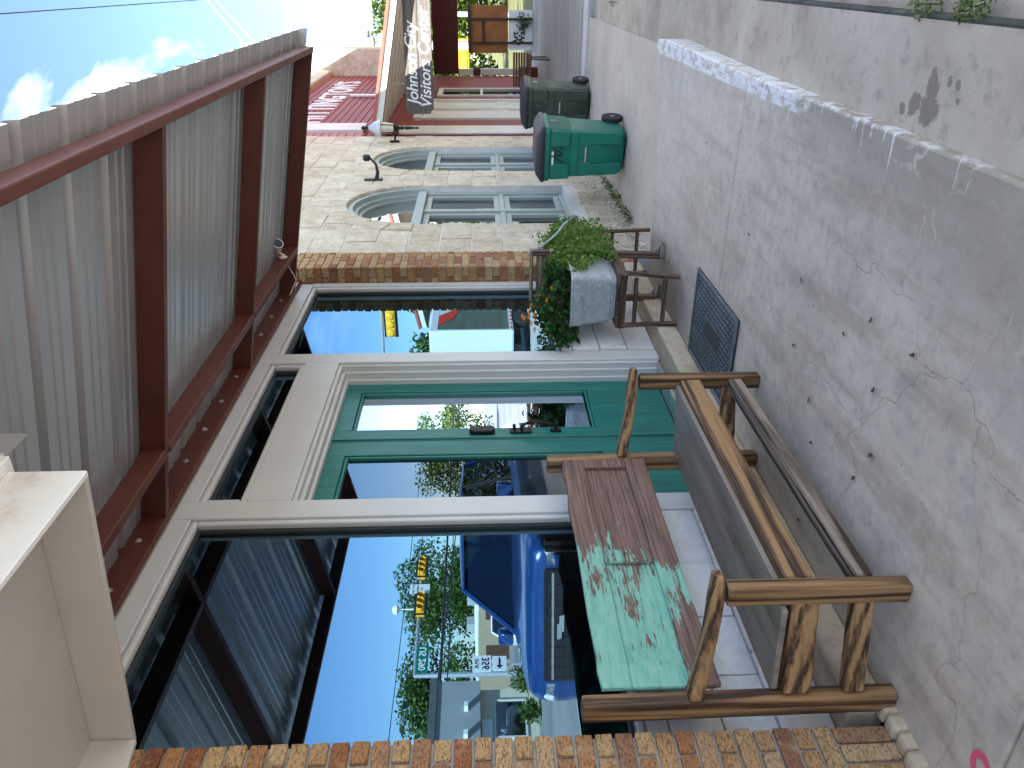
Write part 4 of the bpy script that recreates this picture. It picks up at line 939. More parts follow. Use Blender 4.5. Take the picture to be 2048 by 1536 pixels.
MB().lathe((lc[0], lc[1], 3.055), [(.135, 0), (.14, .02), (.11, .06), (.10, .10), (.05, .16), (.03, .2)], 12).build('cap', 'lamp_cap', ln, smooth=True)
MB().lathe((lc[0], lc[1], 3.255), [(.03, 0), (.025, .06), (.04, .08), (.01, .12)], 8).build('top_knob', 'black_iron', ln)
fb = thing('lamp_bracket', 'dark iron wall bracket between the two arched windows', 'bracket', (10.42, YS, 2.88))
MB().prism([(10.37, 2.78), (10.37, 3.02), (10.47, 3.02), (10.47, 2.78)], YS-.03, YS-.004, 'y').build('backplate', 'black_iron', fb, bevel=.008)
MB().tube([(10.42, YS-.02, 2.86), (10.43, YS-.10, 2.84), (10.47, YS-.20, 2.86), (10.5, YS-.27, 2.93)], [.03, .024, .018, .014], 8).build('arm', 'black_iron', fb, smooth=True)
MB().lathe((10.5, YS-.28, 2.93), [(.02, 0), (.045, .02), (.045, .08), (.02, .10)], 10).build('lamp_holder', 'black_iron', fb, smooth=True)
wd = MB()
for k in range(70):
    x = random.uniform(8.3, 10.4); z = zl(x); leaves(wd, [(x, YS-.02-random.random()*.06, z+random.uniform(0, .04))]*2, .09, .2, 1.4)
tag(wd.build('grass_tufts', 'leaf_weed'), 'sparse weeds growing along the foot of the stone wall', 'weeds'); bpy.data.objects['grass_tufts']['kind'] = 'stuff'

# ------------------------------------------------------------------ RED VISITORS CENTRE
YR = 2.56
vc = thing('visitor_centre', 'dark red boarded building with white lettering and a beige porch roof', 'building', (18, 2.6, -0.2))
MB().box(13.6, 23.3, YR+.03, 9, -0.3, 5.55).build('wall_core', 'dark_red_paint', vc)
holes = [(15.95, 18.52, -0.3, 2.75), (19.1, 20.4, 0.35, 2.45)]
z = -0.22
while z < 5.5:
    h = 0.14 if z > 3.2 else 0.115
    segs = []; x = 13.6
    for a, b, c, d in holes:
        if z+h > c and z < d: segs.append((x, a)); x = b
    segs.append((x, 23.3))
    for a, b in segs:
        MB().add([(a, YR+.012, z), (b, YR+.012, z), (b, YR+.026, z+h), (a, YR+.026, z+h), (a, YR+.04, z), (b, YR+.04, z), (b, YR+.04, z+h), (a, YR+.04, z+h)],
                 [(0, 1, 2, 3), (0, 4, 5, 1), (3, 2, 6, 7), (0, 3, 7, 4), (1, 5, 6, 2)]).build('clapboard', 'red_paint', vc)
    z += h
MB().box(14.35, 15.08, YR-.03, YR+.01, -0.2, 3.15).build('corner_board', 'barn_white', vc, bevel=.01)
MB().box(15.0, 23.3, YR-.14, YR+.2, 5.552, 5.9).build('cornice', 'soffit_beige', vc, bevel=.05, seg=3)
MB().box(23.32, 23.9, 1.86, 6, 2.9, 6.6).build('gable_wall', 'limestone', vc, bevel=.03)
for a, b in ((15.96, 16.12), (17.16, 17.3), (18.36, 18.51)): MB().box(a, b, YR-.03, YR+.03, -0.2, 2.62).build('door_casing', 'barn_white', vc, bevel=.006)
MB().box(15.9, 18.56, YR-.05, YR+.03, 2.622, 2.78).build('door_head', 'barn_white', vc, bevel=.006)
for a, b in ((16.13, 17.15), (17.31, 18.35)):
    dl = MB().box(a, b, YR+.0, YR+.03, -0.18, 2.61).build('shutter_door', 'barn_white', vc)
    for c, d in ((-.05, .9), (1.05, 2.45)): rim('panel_moulding', a+.12, b-.12, c, d, .04, YR-.018, YR-.001, 'barn_white', dl, .006)
vw = rim('window_frame', 19.1, 20.4, 0.35, 2.45, .12, YR-.03, YR+.03, 'barn_white', vc)
MB().add([(19.2, YR+.01, .45), (20.3, YR+.01, .45), (20.3, YR+.01, 2.35), (19.2, YR+.01, 2.35)], [(0, 1, 2, 3)]).build('pane', 'house_glass', vw)
MB().box(19.2, 20.3, YR-.02, YR+.005, 1.38, 1.44).build('meeting_rail', 'barn_white', vw)
MB().box(13.62, 14.2, YR-.05, YR-.02, 3.5, 5.2).build('ribbed_flashing', 'roof_red', vc)
for k in range(12): MB().box(13.62, 14.2, YR-.062, YR-.051, 3.52+k*.14, 3.57+k*.14).build('flashing_rib', 'roof_red', vc)
MB().box(14.3, 15.0, YR-.09, YR-.02, 3.55, 5.2).build('white_barge_board', 'barn_white', vc)
MB().box(19.0, 19.16, YR-.05, YR-.02, 3.65, 4.45).build('small_upright_sign', 'sign_white', vc)
text('wall_lettering', "WHITTINGTON'S", 0.85, 'letter_white', (14.6, YR+.008, 4.55), (1, 0, 0), (0, 0, 1), vc, extrude=.012, bold=.012, spacing=1.12)
def zp(y): return 3.16+(y-2.31)*0.197                # underside of porch roof
pr_ = MB()
def slab(x0, x1, y0, y1, lo, hi):
    return MB().add([(x0, y0, zp(y0)+lo), (x1, y0, zp(y0)+lo), (x1, y1, zp(y1)+lo), (x0, y1, zp(y1)+lo), (x0, y0, zp(y0)+hi), (x1, y0, zp(y0)+hi), (x1, y1, zp(y1)+hi), (x0, y1, zp(y1)+hi)],
                    [(0, 3, 2, 1), (4, 5, 6, 7), (0, 1, 5, 4), (1, 2, 6, 5), (2, 3, 7, 6), (3, 0, 4, 7)])
rf = slab(13.55, 23.4, -0.7, 2.53, 0.075, 0.125).build('porch_roof', 'roof_red', vc)
slab(13.58, 13.62, -0.68, 2.5, -0.035, 0.074).build('rake_board', 'barn_white', rf)
slab(13.62, 23.38, -0.7, -0.66, -0.06, 0.074).build('eave_board', 'barn_white', rf)
for k in range(24):
    x = 13.63+k*0.405; slab(x, x+.4, -0.65, 2.52, 0.02+.012*(k % 2), 0.06+.012*(k % 2)).build('soffit_board', 'soffit_beige', rf)
va = MB().box(23.3, 23.38, -0.4, 2.52, 2.02, 2.72).build('end_valance', 'dark_red_paint', vc)
for k in range(16): MB().box(23.27, 23.30, -0.38, 2.5, 2.04+k*.042, 2.06+k*.042).build('louver', 'dark_red_paint', va)
pp = pX(950, 143, 23.2)
MB().box(23.1, 23.24, pp.y-.08, pp.y+.08, -0.2, 2.02).build('porch_post', 'barn_white', vc, bevel=.01)
MB().box(23.05, 23.09, pp.y-.1, pp.y+.1, 1.42, 1.62).build('post_plaque', 'dark_red_paint', vc)
MB().box(23.06, 23.28, pp.y-.12, pp.y+.12, -0.2, 0.35).build('post_base', 'dark_red_paint', vc, bevel=.01)
# gutter downspout and hanging sign
MB().tube([(14.2, YR-.1, 3.35), (14.25, YR-.14, 3.2), (14.2, YR-.1, 3.05), (14.2, YR-.07, 2.9)], .05, 8).build('downspout_elbow', 'roof_red', vc, smooth=True)
sg = thing('hanging_sign', 'weathered grey wooden sign with white lettering hung by chains from the porch', 'sign', (13.9, 1.0, 2.7))
P_ = [(-0.25, 2.30), (-0.19, 2.235), (2.07, 2.255), (2.10, 2.30), (2.14, 2.31), (2.145, 2.66), (2.10, 2.68), (2.07, 2.72), (-0.19, 2.685), (-0.25, 2.63)]
MB().prism(P_, 13.88, 13.92, 'x').build('board', 'sign_wood', sg, bevel=.008)
MB().bar((13.878, -0.2, 2.46), (13.878, 2.1, 2.485), .004, .006).build('plank_joint', 'lens_dark', sg)
text('lettering', 'Johnson City', 0.262, 'letter_white', (13.878, 1.985, 2.51), (0, -1, 0), (0, 0, 1), sg, shear=.25, extrude=.004, bold=.002, spacing=.93)
text('lettering', 'Visitors Center', 0.262, 'letter_white', (13.878, 2.055, 2.29), (0, -1, 0), (0, 0, 1), sg, shear=.25, extrude=.004, bold=.002, spacing=.95)
for y in (1.66, 0.40, -0.05):
    ch = MB(); z = 2.70
    k = 0
    while z < zp(y)-.02:
        c = Vector((13.9, y, z+.02)); R_ = .013; pts = [c+Vector(((0 if k % 2 else R_*math.cos(t)), (R_*math.cos(t) if k % 2 else 0), .022*math.sin(t))) for t in [i*math.pi/4 for i in range(9)]]
        ch.tube(pts, .004, 4); z += .034; k += 1
    ch.build('chain', 'chain', sg)
# porch deck
dk = structure(MB().box(12.92, 13.35, -0.7, 2.56, -0.5, -0.165).build('deck_curb', 'pale_curb', bevel=.02))
dp = bpy.data.objects.new('porch_deck', None); COL.objects.link(dp); structure(dp)
x = 13.352
while x < 25.5: MB().box(x, x+.138, -0.7, 2.56, -0.4, -0.168+random.uniform(-.004, .004)).build('plank', 'deck_grey', dp); x += .145

# ------------------------------------------------------------------ THINGS DOWN THE STREET
kz = thing('art_walk_board', 'rust brown display board over a white Art Walk panel at the end of the porch', 'display board', (25.4, 1.5, -0.2))
A = [pX(*p, 25.4) for p in ((937, 10), (937, 106), (1016, 10), (1016, 106), (1018, 20), (1070, 100))]
y0, y1, z0, z1 = A[0].y, A[1].y, A[2].z, A[0].z
MB().box(25.40, 25.44, y0, y1, z0, z1).build('upper_panel', 'corten', kz, bevel=.005)
w0, w1 = A[4].y, A[5].y
MB().box(25.42, 25.46, w0, w1, -0.15, z0-.03).build('white_panel', 'sign_white', kz, bevel=.005)
for y in (y0+.28*(y1-y0)-.02, y0+.76*(y1-y0)): MB().box(25.36, 25.40, y, y+.06, -0.2, z1).build('upright', 'dark_frame', kz)
MB().box(25.355, 25.405, y0, y1, z1-.07, z1+.03).build('top_bar', 'dark_frame', kz); MB().box(25.37, 25.40, y0+.3*(y1-y0), y0+.76*(y1-y0), z0+.60*(z1-z0), z0+.66*(z1-z0)).build('cross_bar', 'dark_frame', kz)
for s_, zz, sz in (('Art', 0.27, .26), ('Walk', 0.07, .26)): text('lettering', s_, sz, 'letter_black', (25.41, w1-.14, zz), (0, -1, 0), (0, 0, 1), kz, extrude=.003, bold=.008)
pl_ = MB(); st_ = blob((25.3, w0+.30, 0.12), (.05, .22, .24), 200); leaves(pl_, st_, .07, .6)
vine = thing('climbing_vine', 'small vine climbing over the Art Walk panel', 'plant', (25.3, w0+.45, -0.2))
pl_.build('foliage', 'leaf_tree', vine, kind='stuff'); MB().tube([(25.3, w0+.3, -.2), (25.3, w0+.4, .1), (25.3, w0+.25, .34)], .01, 5).build('stem', 'bark', vine)
bt = thing('slatted_bench', 'small brown slatted bench with black iron legs on the porch', 'bench', (19.8, 2.0, -0.165))
for k in range(4): MB().box(19.35+k*.14, 19.47+k*.14, 1.68, 2.45, 0.25+.015*k, 0.29+.015*k).build('slat', 'brown_slat', bt)
for k in range(5): MB().box(19.92+.01*k, 19.95+.01*k, 1.68, 2.45, 0.36+k*.06, 0.41+k*.06).build('back_slat', 'brown_slat', bt)
for y in (1.78, 2.36): MB().tube([(19.4, y, .25), (19.3, y, -.16)], .018, 6).tube([(19.88, y, .28), (19.95, y, -.16)], .018, 6).tube([(19.3, y, -.15), (19.95, y, -.15)], .015, 6).build('iron_leg', 'black_iron', bt)
sheet('lawn', [25.6, 40, 60, 90, 140], [-4, 4, 14, 40], lambda x, y: -0.20, 'grass_ground')
def signal_head(parent, c, axis, k_=1.0):         # horizontal signal head; axis = facing direction (unit, horizontal)
    ax = Vector(axis); sd = Vector((-ax.y, ax.x, 0)); c = Vector(c)
    hb = MB(); hb.bar(c-sd*.56*k_, c+sd*.56*k_, .28*k_, .36*k_)
    for k in (-1, 0, 1): hb.tube([c+(sd*.36*k-ax*.14)*k_, c+(sd*.36*k-ax*.24)*k_], [.17*k_, .12*k_], 12)
    h = hb.build('signal_head', 'signal_yellow', parent, bevel=.03)
    MB().bar(c+(-sd*.66+ax*.10)*k_, c+(sd*.66+ax*.10)*k_, .02, .56*k_).build('backplate', 'lens_dark', h)
    for k in (-1, 0, 1):
        p = c+sd*.36*k*k_
        MB().tube([p+ax*.10*k_, p+ax*.36*k_], [.165*k_, .16*k_], 14, cap=False).build('visor', 'signal_yellow', h)
        MB().tube([p+ax*.125*k_, p+ax*.16*k_], [.13*k_, .13*k_], 14).build('lens', 'lens_dark', h)
    MB().bar(c+(-sd*.56+ax*.12)*k_, c+(sd*.56+ax*.12)*k_, .02, .34*k_).build('door_face', 'signal_yellow', h)
sp = thing('signal_pole', 'tall galvanized signal pole with mast arm and luminaire arm beyond the porch', 'signal pole', (29, 2.25, -0.2))
b0 = pX(745, 90, 29); top = pX(482, 92, 29)
MB().tube([(29, b0.y, -.3), (29, b0.y, top.z)], [.17, .11], 14).build('pole', 'pole_metal', sp, smooth=True)
MB().tube([(29, b0.y, 5.25), (29, -4, 5.45), (29, -8.6, 5.55)], [.13, .10, .07], 12).build('mast_arm', 'pole_metal', sp, smooth=True)
MB().box(28.8, 29.2, b0.y-.25, b0.y+.25, 5.0, 5.45).build('arm_collar', 'pole_metal', sp, bevel=.02)
r1, r2 = pX(415, 0, 29), pX(432, 0, 29)
for a, h in ((r1, top.z-.15), (r2, top.z-.55)): MB().tube([(29, b0.y, h), (29, a.y, a.z), (29, a.y-1.6, a.z+.75)], .035, 8).build('luminaire_rod', 'pole_metal', sp)
MB().box(28.85, 29.15, r1.y-2.2, r1.y-1.5, r1.z+.62, r1.z+.8).build('luminaire', 'pole_metal', sp, bevel=.04)
MB().box(28.86, 28.89, -0.4, 1.75, 5.0, 5.9).build('overhead_sign', 'sign_white', sp, bevel=.02)
signal_head(sp, (28.9, -7.2, 5.15), (1, 0, 0)); MB().box(28.86, 28.89, -6.2, -5.2, 5.1, 5.9).build('regulatory_panel', 'sign_white', sp)
pdz = thing('pedestrian_signal', 'two yellow pedestrian signal heads on a pale post behind the porch', 'pedestrian signal', (33, 1.6, -0.2))
q0 = pX(920, 28, 33); MB().tube([(33, q0.y, -.3), (33, q0.y, 3.2)], .10, 12).build('post', 'pole_metal', pdz)
for (a, b), d_ in (((922, 122), .42), ((922, 93), .30)):
    q = pX(a, b, 33); hh = MB().box(32.8, 33.1, q.y-d_, q.y+d_, q.z-.33, q.z+.33).build('signal_head', 'signal_yellow', pdz, bevel=.05, seg=2)
    MB().box(32.76, 32.80, q.y-d_*.7, q.y+d_*.7, q.z-.24, q.z+.24).build('face', 'signal_yellow', hh, bevel=.01)
MB().bar((33, q0.y, 2.5), (33, q.y+.6, 2.5), .06, .06).build('bracket', 'pole_metal', pdz)
bd = thing('grackle', 'black bird perched on the stone parapet above the porch', 'bird', (23.6, 1.95, 6.6))
bq = pX(690, 108, 23.55)
MB().tube([(23.55, bq.y+.02, bq.z-.30), (23.55, bq.y, bq.z-.1), (23.55, bq.y-.02, bq.z+.02), (23.55, bq.y-.02, bq.z+.10), (23.55, bq.y-.06, bq.z+.14), (23.55, bq.y-.13, bq.z+.13)], [.015, .04, .055, .03, .035, .004], 8).build('body', 'bird_black', bd, smooth=True)
for s_ in (0, .05): MB().tube([(23.55+s_, bq.y, bq.z), (23.55+s_, bq.y+.06, bq.z-.18)], .008, 4).build('leg', 'bird_black', bd)

# ------------------------------------------------------------------ TREES
def tree(label, x, y, h, r, mat, n=2600, size=.35, trunk=.2, low=.25, zg=None, group='trees around the crossing'):
    zg = -0.2 if zg is None else zg
    t = thing('tree', label, 'tree', (x, y, zg), group=group)
    tr = MB(); cz = zg+h*(1+low)/2; top_ = Vector((x+random.uniform(-.3, .3), y, zg+h*.7))
    tr.tube([(x, y, zg-.1), (x+.1, y, zg+h*.3), top_], [trunk, trunk*.7, trunk*.3], 8); pts = []
    for k in range(26):
        p = blob((x, y, cz), (r*.8, r*.8, h*(1-low)/2*.85), 1, .3)[0]
        tr.tube([(x+.1, y, zg+h*random.uniform(.2, .55)), (p+Vector((x, y, p.z)))/2+Vector((0, 0, -.2)), p], [trunk*.35, trunk*.2, .02], 5)
        pts += blob(p, (r*random.uniform(.25, .42),)*2+(h*random.uniform(.09, .16),), n//26, .4)
    tr.build('trunk', 'bark', t); lf = MB(); leaves(lf, pts, size, .7, .2); lf.build('crown', mat, t, kind='stuff')
tree('bright sunlit tree directly behind the rust brown display board', 46, 1.0, 8.4, 4.0, 'leaf_bright', 12000, .26, .22, -.02)
tree('bright green tree behind the yellow pedestrian signals', 47, 6.0, 8.6, 4.2, 'leaf_bright', 12000, .26, .22, -.02)
tree('green tree rising behind the porch roof rake', 58, -2.0, 13.5, 5.0, 'leaf_bright', 6000, .36)
tree('tall broad tree behind the tan building, right of the signals in the window reflection', 73, -63, 13, 8.5, 'leaf_tree', 11000, .42, .35, .12)
tree('broad green tree behind the tan building, middle one in the window reflection', 62, -68, 12, 8, 'leaf_tree', 10000, .42, .35, .12)
tree('lower tree at the left end of the tan building in the reflection', 52, -66, 8.5, 6, 'leaf_tree', 7000, .42, .3, .08)
tree('yellow green tree reflected in the door glass', 78, -44, 10.5, 6.5, 'leaf_bright', 9000, .36, .3, .05)
tree('small distant tree beside the delivery truck in the reflection', 88, -38, 11, 5, 'leaf_tree', 2600, .55, .3, .3)
tree('tree beyond the delivery truck, seen over its roof in the reflection', 100, -32, 15, 5, 'leaf_tree', 2600, .6, .3, .4)

wds = MB(); pts = []  # woods added as a backdrop against the washed out horizon
for k in range(60):
    x, y = 100+random.uniform(0, 25), -45+k*1.9; pts += blob((x, y, 3.5), (3.2, 2.6, random.uniform(3.4, 5.5)), 190, .5)
leaves(wds, pts, 0.9, .7, .2)
tag(wds.build('backdrop_woods', 'leaf_tree', kind='stuff'), 'line of woods added as a backdrop to cover the pale horizon', 'woods')

# ------------------------------------------------------------------ STREET SIDE, seen in the shop windows
def ringsec(x, w, zb, zt):
    h = zt-zb; half = [(w*.80, zb), (w*.97, zb+.10*h), (w, zb+.45*h), (w*.985, zb+.78*h), (w*.94, zb+.93*h), (w*.84, zt), (w*.4, zt+.015)]
    return [(x, a, b) for a, b in half]+[(x, -a, b) for a, b in half[::-1]]
def vehicle(name, label, cat, paint, kind, loc, rotz, emblem=False):
    e = thing(name, label, cat, loc, rotz, 'vehicles along the street', local=True)
    if kind == 'pickup':
        st = [(2.95, .84, .50, 1.02), (2.90, .93, .44, 1.09), (2.75, .98, .40, 1.14), (2.2, 1.0, .40, 1.18), (1.45, 1.01, .40, 1.22), (1.2, 1.01, .38, 1.23), (-1.3, 1.01, .40, 1.24), (-1.36, 1.01, .42, 1.30), (-2.86, 1.0, .48, 1.30), (-2.95, .96, .55, 1.24)]
        gb, gt = (1.42, -1.34), (.48, -1.12); zr = 1.90; wx = (1.95, -1.85)
    else:
        st = [(2.40, .80, .48, .92), (2.35, .90, .42, 1.0), (2.2, .94, .38, 1.05), (1.6, .96, .36, 1.08), (1.1, .96, .36, 1.12), (-1.6, .96, .38, 1.14), (-2.3, .94, .42, 1.14), (-2.40, .90, .5, 1.08)]
        gb, gt = (1.25, -2.3), (.40, -1.95); zr = 1.72; wx = (1.50, -1.45)
    MB().rings([ringsec(*s) for s in st]).build('body', paint, e, smooth='all')
    zb = 1.17 if kind == 'pickup' else 1.08; wb_, wt = (.93, .74) if kind == 'pickup' else (.90, .70)
    B = [(gb[0], wb_), (gb[1], wb_)]; T = [(gt[0], wt), (gt[1], wt)]
    g = [(gb[0], wb_, zb), (gb[1], wb_, zb), (gb[1], -wb_, zb), (gb[0], -wb_, zb), (gt[0], wt, zr), (gt[1], wt, zr), (gt[1], -wt, zr), (gt[0], -wt, zr)]
    MB().add(g[4:] and [g[0], g[3], g[7], g[4]], [(0, 1, 2, 3)]).build('windscreen', 'car_glass', e)
    MB().add([g[1], g[2], g[6], g[5]], [(0, 1, 2, 3)]).build('rear_window', 'car_glass', e)
    for a in ((0, 1, 5, 4), (3, 2, 6, 7)): MB().add([g[i] for i in a], [(0, 1, 2, 3)]).build('side_window', 'car_glass', e)
    MB().rings([[(gt[0]+.10, y, zr-.03) for y in (-wt-.03, wt+.03)]+[(gt[0]+.02, y, zr+.015) for y in (wt, -wt)], [(0, y, zr-.01) for y in (-wt-.04, wt+.04)]+[(0, y, zr+.045) for y in (wt-.05, -wt+.05)], [(gt[1]-.05, y, zr-.02) for y in (-wt-.03, wt+.03)]+[(gt[1], y, zr+.02) for y in (wt, -wt)]]).build('roof', paint, e, bevel=.02, seg=2, smooth='all')
    for i, j in ((0, 4), (1, 5), (2, 6), (3, 7)): MB().tube([g[i], g[j]], .038, 6).build('pillar', paint, e)
    for s_ in (-1, 1):
        xm = .05; MB().bar((xm, s_*wb_, zb), (xm-.08, s_*wt, zr), .07, .04).build('pillar', 'black_plastic', e)
        mr = MB().rings([[(gb[0]-.28+dx, s_*(wb_+.06+.20*t), zb+.05+dz) for dx, dz in ((.08, .0), (.10, .10), (.06, .2), (-.08, .2), (-.10, .10), (-.08, 0))] for t in (.2, .35, 1.0, 1.1)]).build('mirror', paint, e, bevel=.02, smooth='all')
        MB().box(.30, .42, s_*(st[4][1]+.005)-.01, s_*(st[4][1]+.005)+.01, .92, .96).build('door_handle', 'chrome', e)
        for x in wx:
            r = .40 if kind == 'pickup' else .35
            wh = MB().lathe((x, s_*(st[4][1]-.13), r), [(r*.6, -.13), (r*.95, -.13), (r, -.09), (r, .11), (r*.95, .142), (r*.6, .142)], 24, 'y').build('wheel', 'tyre', e, smooth=True)
            MB().lathe((x, s_*(st[4][1]-.13), r), [(.05, .10*s_), (r*.5, .125*s_), (r*.62, .13*s_), (r*.62, .0), (.05, .0)], 16, 'y').build('rim', 'chrome', wh, smooth=True)
            MB().rings([[(x+R_*math.cos(t), s_*(st[4][1]+.006), r+R_*math.sin(t)) for t in [rad(-5+k*19) for k in range(11)]] for R_ in (r*1.04, r*1.2)], cap=False, close=False).build('wheel_arch', 'black_plastic', e)
    xn = st[0][0]; zt = st[0][3]; zb0 = st[0][2]
    gr = MB().box(xn-.06, xn+.02, -.66, .66, zb0+.06, zt-.06).build('grille', 'black_plastic', e, bevel=.02)
    for k in range(5): MB().box(xn+.021, xn+.035, -.62, .62, zb0+.10+k*.085, zb0+.125+k*.085).build('grille_bar', 'black_plastic' if k != 3 else 'chrome', gr)
    for k in range(11): MB().box(xn+.021, xn+.03, -.60+k*.12, -.585+k*.12, zb0+.08, zt-.10).build('grille_bar', 'black_plastic', gr)
    if emblem: MB().prism([(-.13, .80), (-.05, .80), (-.04, .825), (.14, .825), (.12, .775), (.05, .775), (.04, .75), (-.15, .75)], xn+.04, xn+.055, 'x').build('emblem', 'chrome', gr)
    for s_ in (-1, 1): MB().prism([(s_*.67, zt-.20), (s_*.67, zt-.07), (s_*.88, zt-.06), (s_*.92, zt-.18)], xn-.16, xn-.0, 'x').build('headlight', 'headlight', e, bevel=.02)
    MB().rings([[(xn+dx, -.9+0*dx, z) for dx, z in ((-.1, .36), (.05, .36), (.07, .50), (-.1, .52))], [(xn+dx+.05, -.5, z) for dx, z in ((-.1, .36), (.05, .36), (.07, .50), (-.1, .52))], [(xn+dx+.05, .5, z) for dx, z in ((-.1, .36), (.05, .36), (.07, .50), (-.1, .52))], [(xn+dx, .9, z) for dx, z in ((-.1, .36), (.05, .36), (.07, .50), (-.1, .52))]]).build('bumper', 'black_plastic', e, bevel=.02)
    for x, y in ((.35, .4), (.35, -.4), (-.65, .4), (-.65, -.4)): MB().box(x-.12, x+.08, y-.24, y+.24, .9, 1.42).box(x-.06, x+.03, y-.12, y+.12, 1.45, 1.62).build('seat', 'car_seat', e, bevel=.03)
    sw2 = [(gb[0]-.55+.06*math.cos(t)*.5, .4+.18*math.cos(t), 1.22+.18*math.sin(t)) for t in [i*math.pi/7 for i in range(15)]]
    MB().tube(sw2, .014, 5).build('steering_wheel', 'black_plastic', e)
    return e
zst = lambda x: zl(x)-0.074
vehicle('pickup_truck', 'blue pickup truck parked at the kerb, reflected in the big window', 'pickup truck', 'blue_paint', 'pickup', (10.0, -2.6, zst(9.0)), rad(163), True).scale = (1.12,)*3
vehicle('white_car', 'white car crossing the street behind the blue pickup in the reflection', 'car', 'white_paint', 'suv', (21.5, -14.0, -.42), rad(2))
# delivery truck
bt_ = thing('delivery_truck', 'white box delivery truck with a dark side panel and red swoosh', 'truck', (28, -7.1, -.35))
bx0, bx1, by0, by1 = 25.0, 31.5, -8.35, -5.85
MB().box(bx0, bx1, by0, by1, 0.35, 3.35).build('cargo_box', 'trailer_white', bt_, bevel=.06, seg=2)
MB().box(bx0+.12, bx1-.1, by1, by1+.02, 0.55, 3.05).build('side_panel', 'trailer_dark', bt_)
MB().prism([(bx0+1.2, 3.04), (bx0+2.2, 2.2), (bx0+4.0, 1.9), (bx0+5.9, 1.2), (bx0+6.3, 1.25), (bx0+6.3, 1.7), (bx0+4.6, 2.6), (bx0+3.2, 3.04)], by1+.022, by1+.03, 'y').build('white_swoosh', 'trailer_white', bt_)
MB().prism([(bx0+.4, 3.04), (bx0+1.1, 2.5), (bx0+2.2, 2.2), (bx0+1.3, 3.04)], by1+.031, by1+.038, 'y').prism([(bx0+4.4, 2.3), (bx0+5.9, 1.2), (bx0+6.3, 1.2), (bx0+5.2, 2.2)], by1+.031, by1+.038, 'y').build('red_swoosh', 'trailer_red', bt_)
for k in range(18): MB().box(bx0+.15+k*.35, bx0+.32+k*.35, by1+.021, by1+.028, .40, .47).build('reflector', 'trailer_red', bt_)
for k in range(18): MB().box(bx0+.325+k*.35, bx0+.495+k*.35, by1+.021, by1+.028, .40, .47).build('reflector', 'trailer_white', bt_)
MB().box(bx0+.1, bx1-.1, by0+.6, by1-.6, .05, .34).build('chassis', 'black_plastic', bt_)
MB().rings([[(31.6, y, z) for y, z in ((by0+.1, -.05), (by1-.1, -.05), (by1-.15, 2.2), (by0+.15, 2.2))], [(32.6, y, z) for y, z in ((by0+.1, -.05), (by1-.1, -.05), (by1-.15, 2.15), (by0+.15, 2.15))], [(33.3, y, z) for y, z in ((by0+.12, -.05), (by1-.12, -.05), (by1-.15, 1.1), (by0+.15, 1.1))], [(34.2, y, z) for y, z in ((by0+.15, -.05), (by1-.15, -.05), (by1-.2, .95), (by0+.2, .95))]]).build('cab', 'white_paint', bt_, bevel=.05, seg=2)
MB().prism([(32.0, 1.15), (33.0, 1.15), (32.65, 1.95), (32.0, 1.95)], by1-.13, by1-.085, 'y').build('cab_window', 'car_glass', bt_)
for x in (26.3, 33.2):
    for y in (by1-.15, by0+.15): MB().lathe((x, y, .12), [(.25, -.14), (.46, -.14), (.48, 0), (.46, .14), (.25, .14)], 20, 'y').build('wheel', 'tyre', bt_, smooth=True)
# crossing: signal mast, street name sign, route signs
c1 = pM(828, 1352, -32); p1 = pM(845, 1145, -32); ps = pM(842, 1218, -32); pn_ = pM(845, 1322, -32)
sm = thing('signal_mast', 'signal pole with two yellow signal heads on its arm, reflected in the big window', 'signal pole', (c1.x, -32, -.5))
MB().tube([(c1.x, -32, -.5), (c1.x, -32, c1.z)], [.2, .13], 14).build('pole', 'pole_metal', sm, smooth=True)
za = p1.z; MB().tube([(c1.x, -32, za-.1), (p1.x+1.5, -32, za+.1)], [.13, .07], 10).build('mast_arm', 'pole_metal', sm, smooth=True)
for q in (p1, ps): signal_head(sm, (q.x, -31.7, q.z), (0, 1, 0), 1.5)
MB().box((p1.x+ps.x)/2-.45, (p1.x+ps.x)/2+.45, -31.9, -31.87, za-.6, za+.75).build('yield_panel', 'sign_white', sm)
for s_, zz in (('LEFT TURN', .42), ('YIELD', .12), ('ON', -.15)): text('lettering', s_, .2, 'letter_black', ((p1.x+ps.x)/2, -31.865, za+zz), (-1, 0, 0), (0, 0, 1), sm, align='CENTER', extrude=.003)
gs = MB().box(pn_.x-1.05, pn_.x+1.05, -31.85, -31.8, pn_.z-.36, pn_.z+.36).build('street_name_panel', 'sign_green', sm, bevel=.01)
text('lettering', 'US 290', .62, 'letter_white', (pn_.x, -31.79, pn_.z-.21), (-1, 0, 0), (0, 0, 1), gs, align='CENTER', extrude=.004, bold=.01)
MB().tube([(ps.x, -32, za), (ps.x, -32, za+1.3)], .05, 8).lathe((ps.x, -32, za+1.3), [(.1, 0), (.35, .15), (.3, .4), (.05, .5)], 12).build('detector', 'sign_white', sm)
r0 = pM(965, 1330, -17)
rs_ = thing('route_sign', 'white Spur 356 route marker with arrow panel on a post, in the reflection', 'road sign', (r0.x, -17, -.5))
MB().tube([(r0.x, -17, -.5), (r0.x, -17, r0.z+.5)], .04, 8).build('post', 'pole_metal', rs_)
MB().box(r0.x-.38, r0.x+.38, -16.95, -16.93, r0.z-.32, r0.z+.36).build('route_panel', 'sign_white', rs_, bevel=.004)
text('lettering', 'SPUR', .2, 'letter_black', (r0.x, -16.925, r0.z+.14), (-1, 0, 0), (0, 0, 1), rs_, align='CENTER', extrude=.003)
text('lettering', '356', .38, 'letter_black', (r0.x, -16.925, r0.z-.24), (-1, 0, 0), (0, 0, 1), rs_, align='CENTER', extrude=.003, bold=.006)
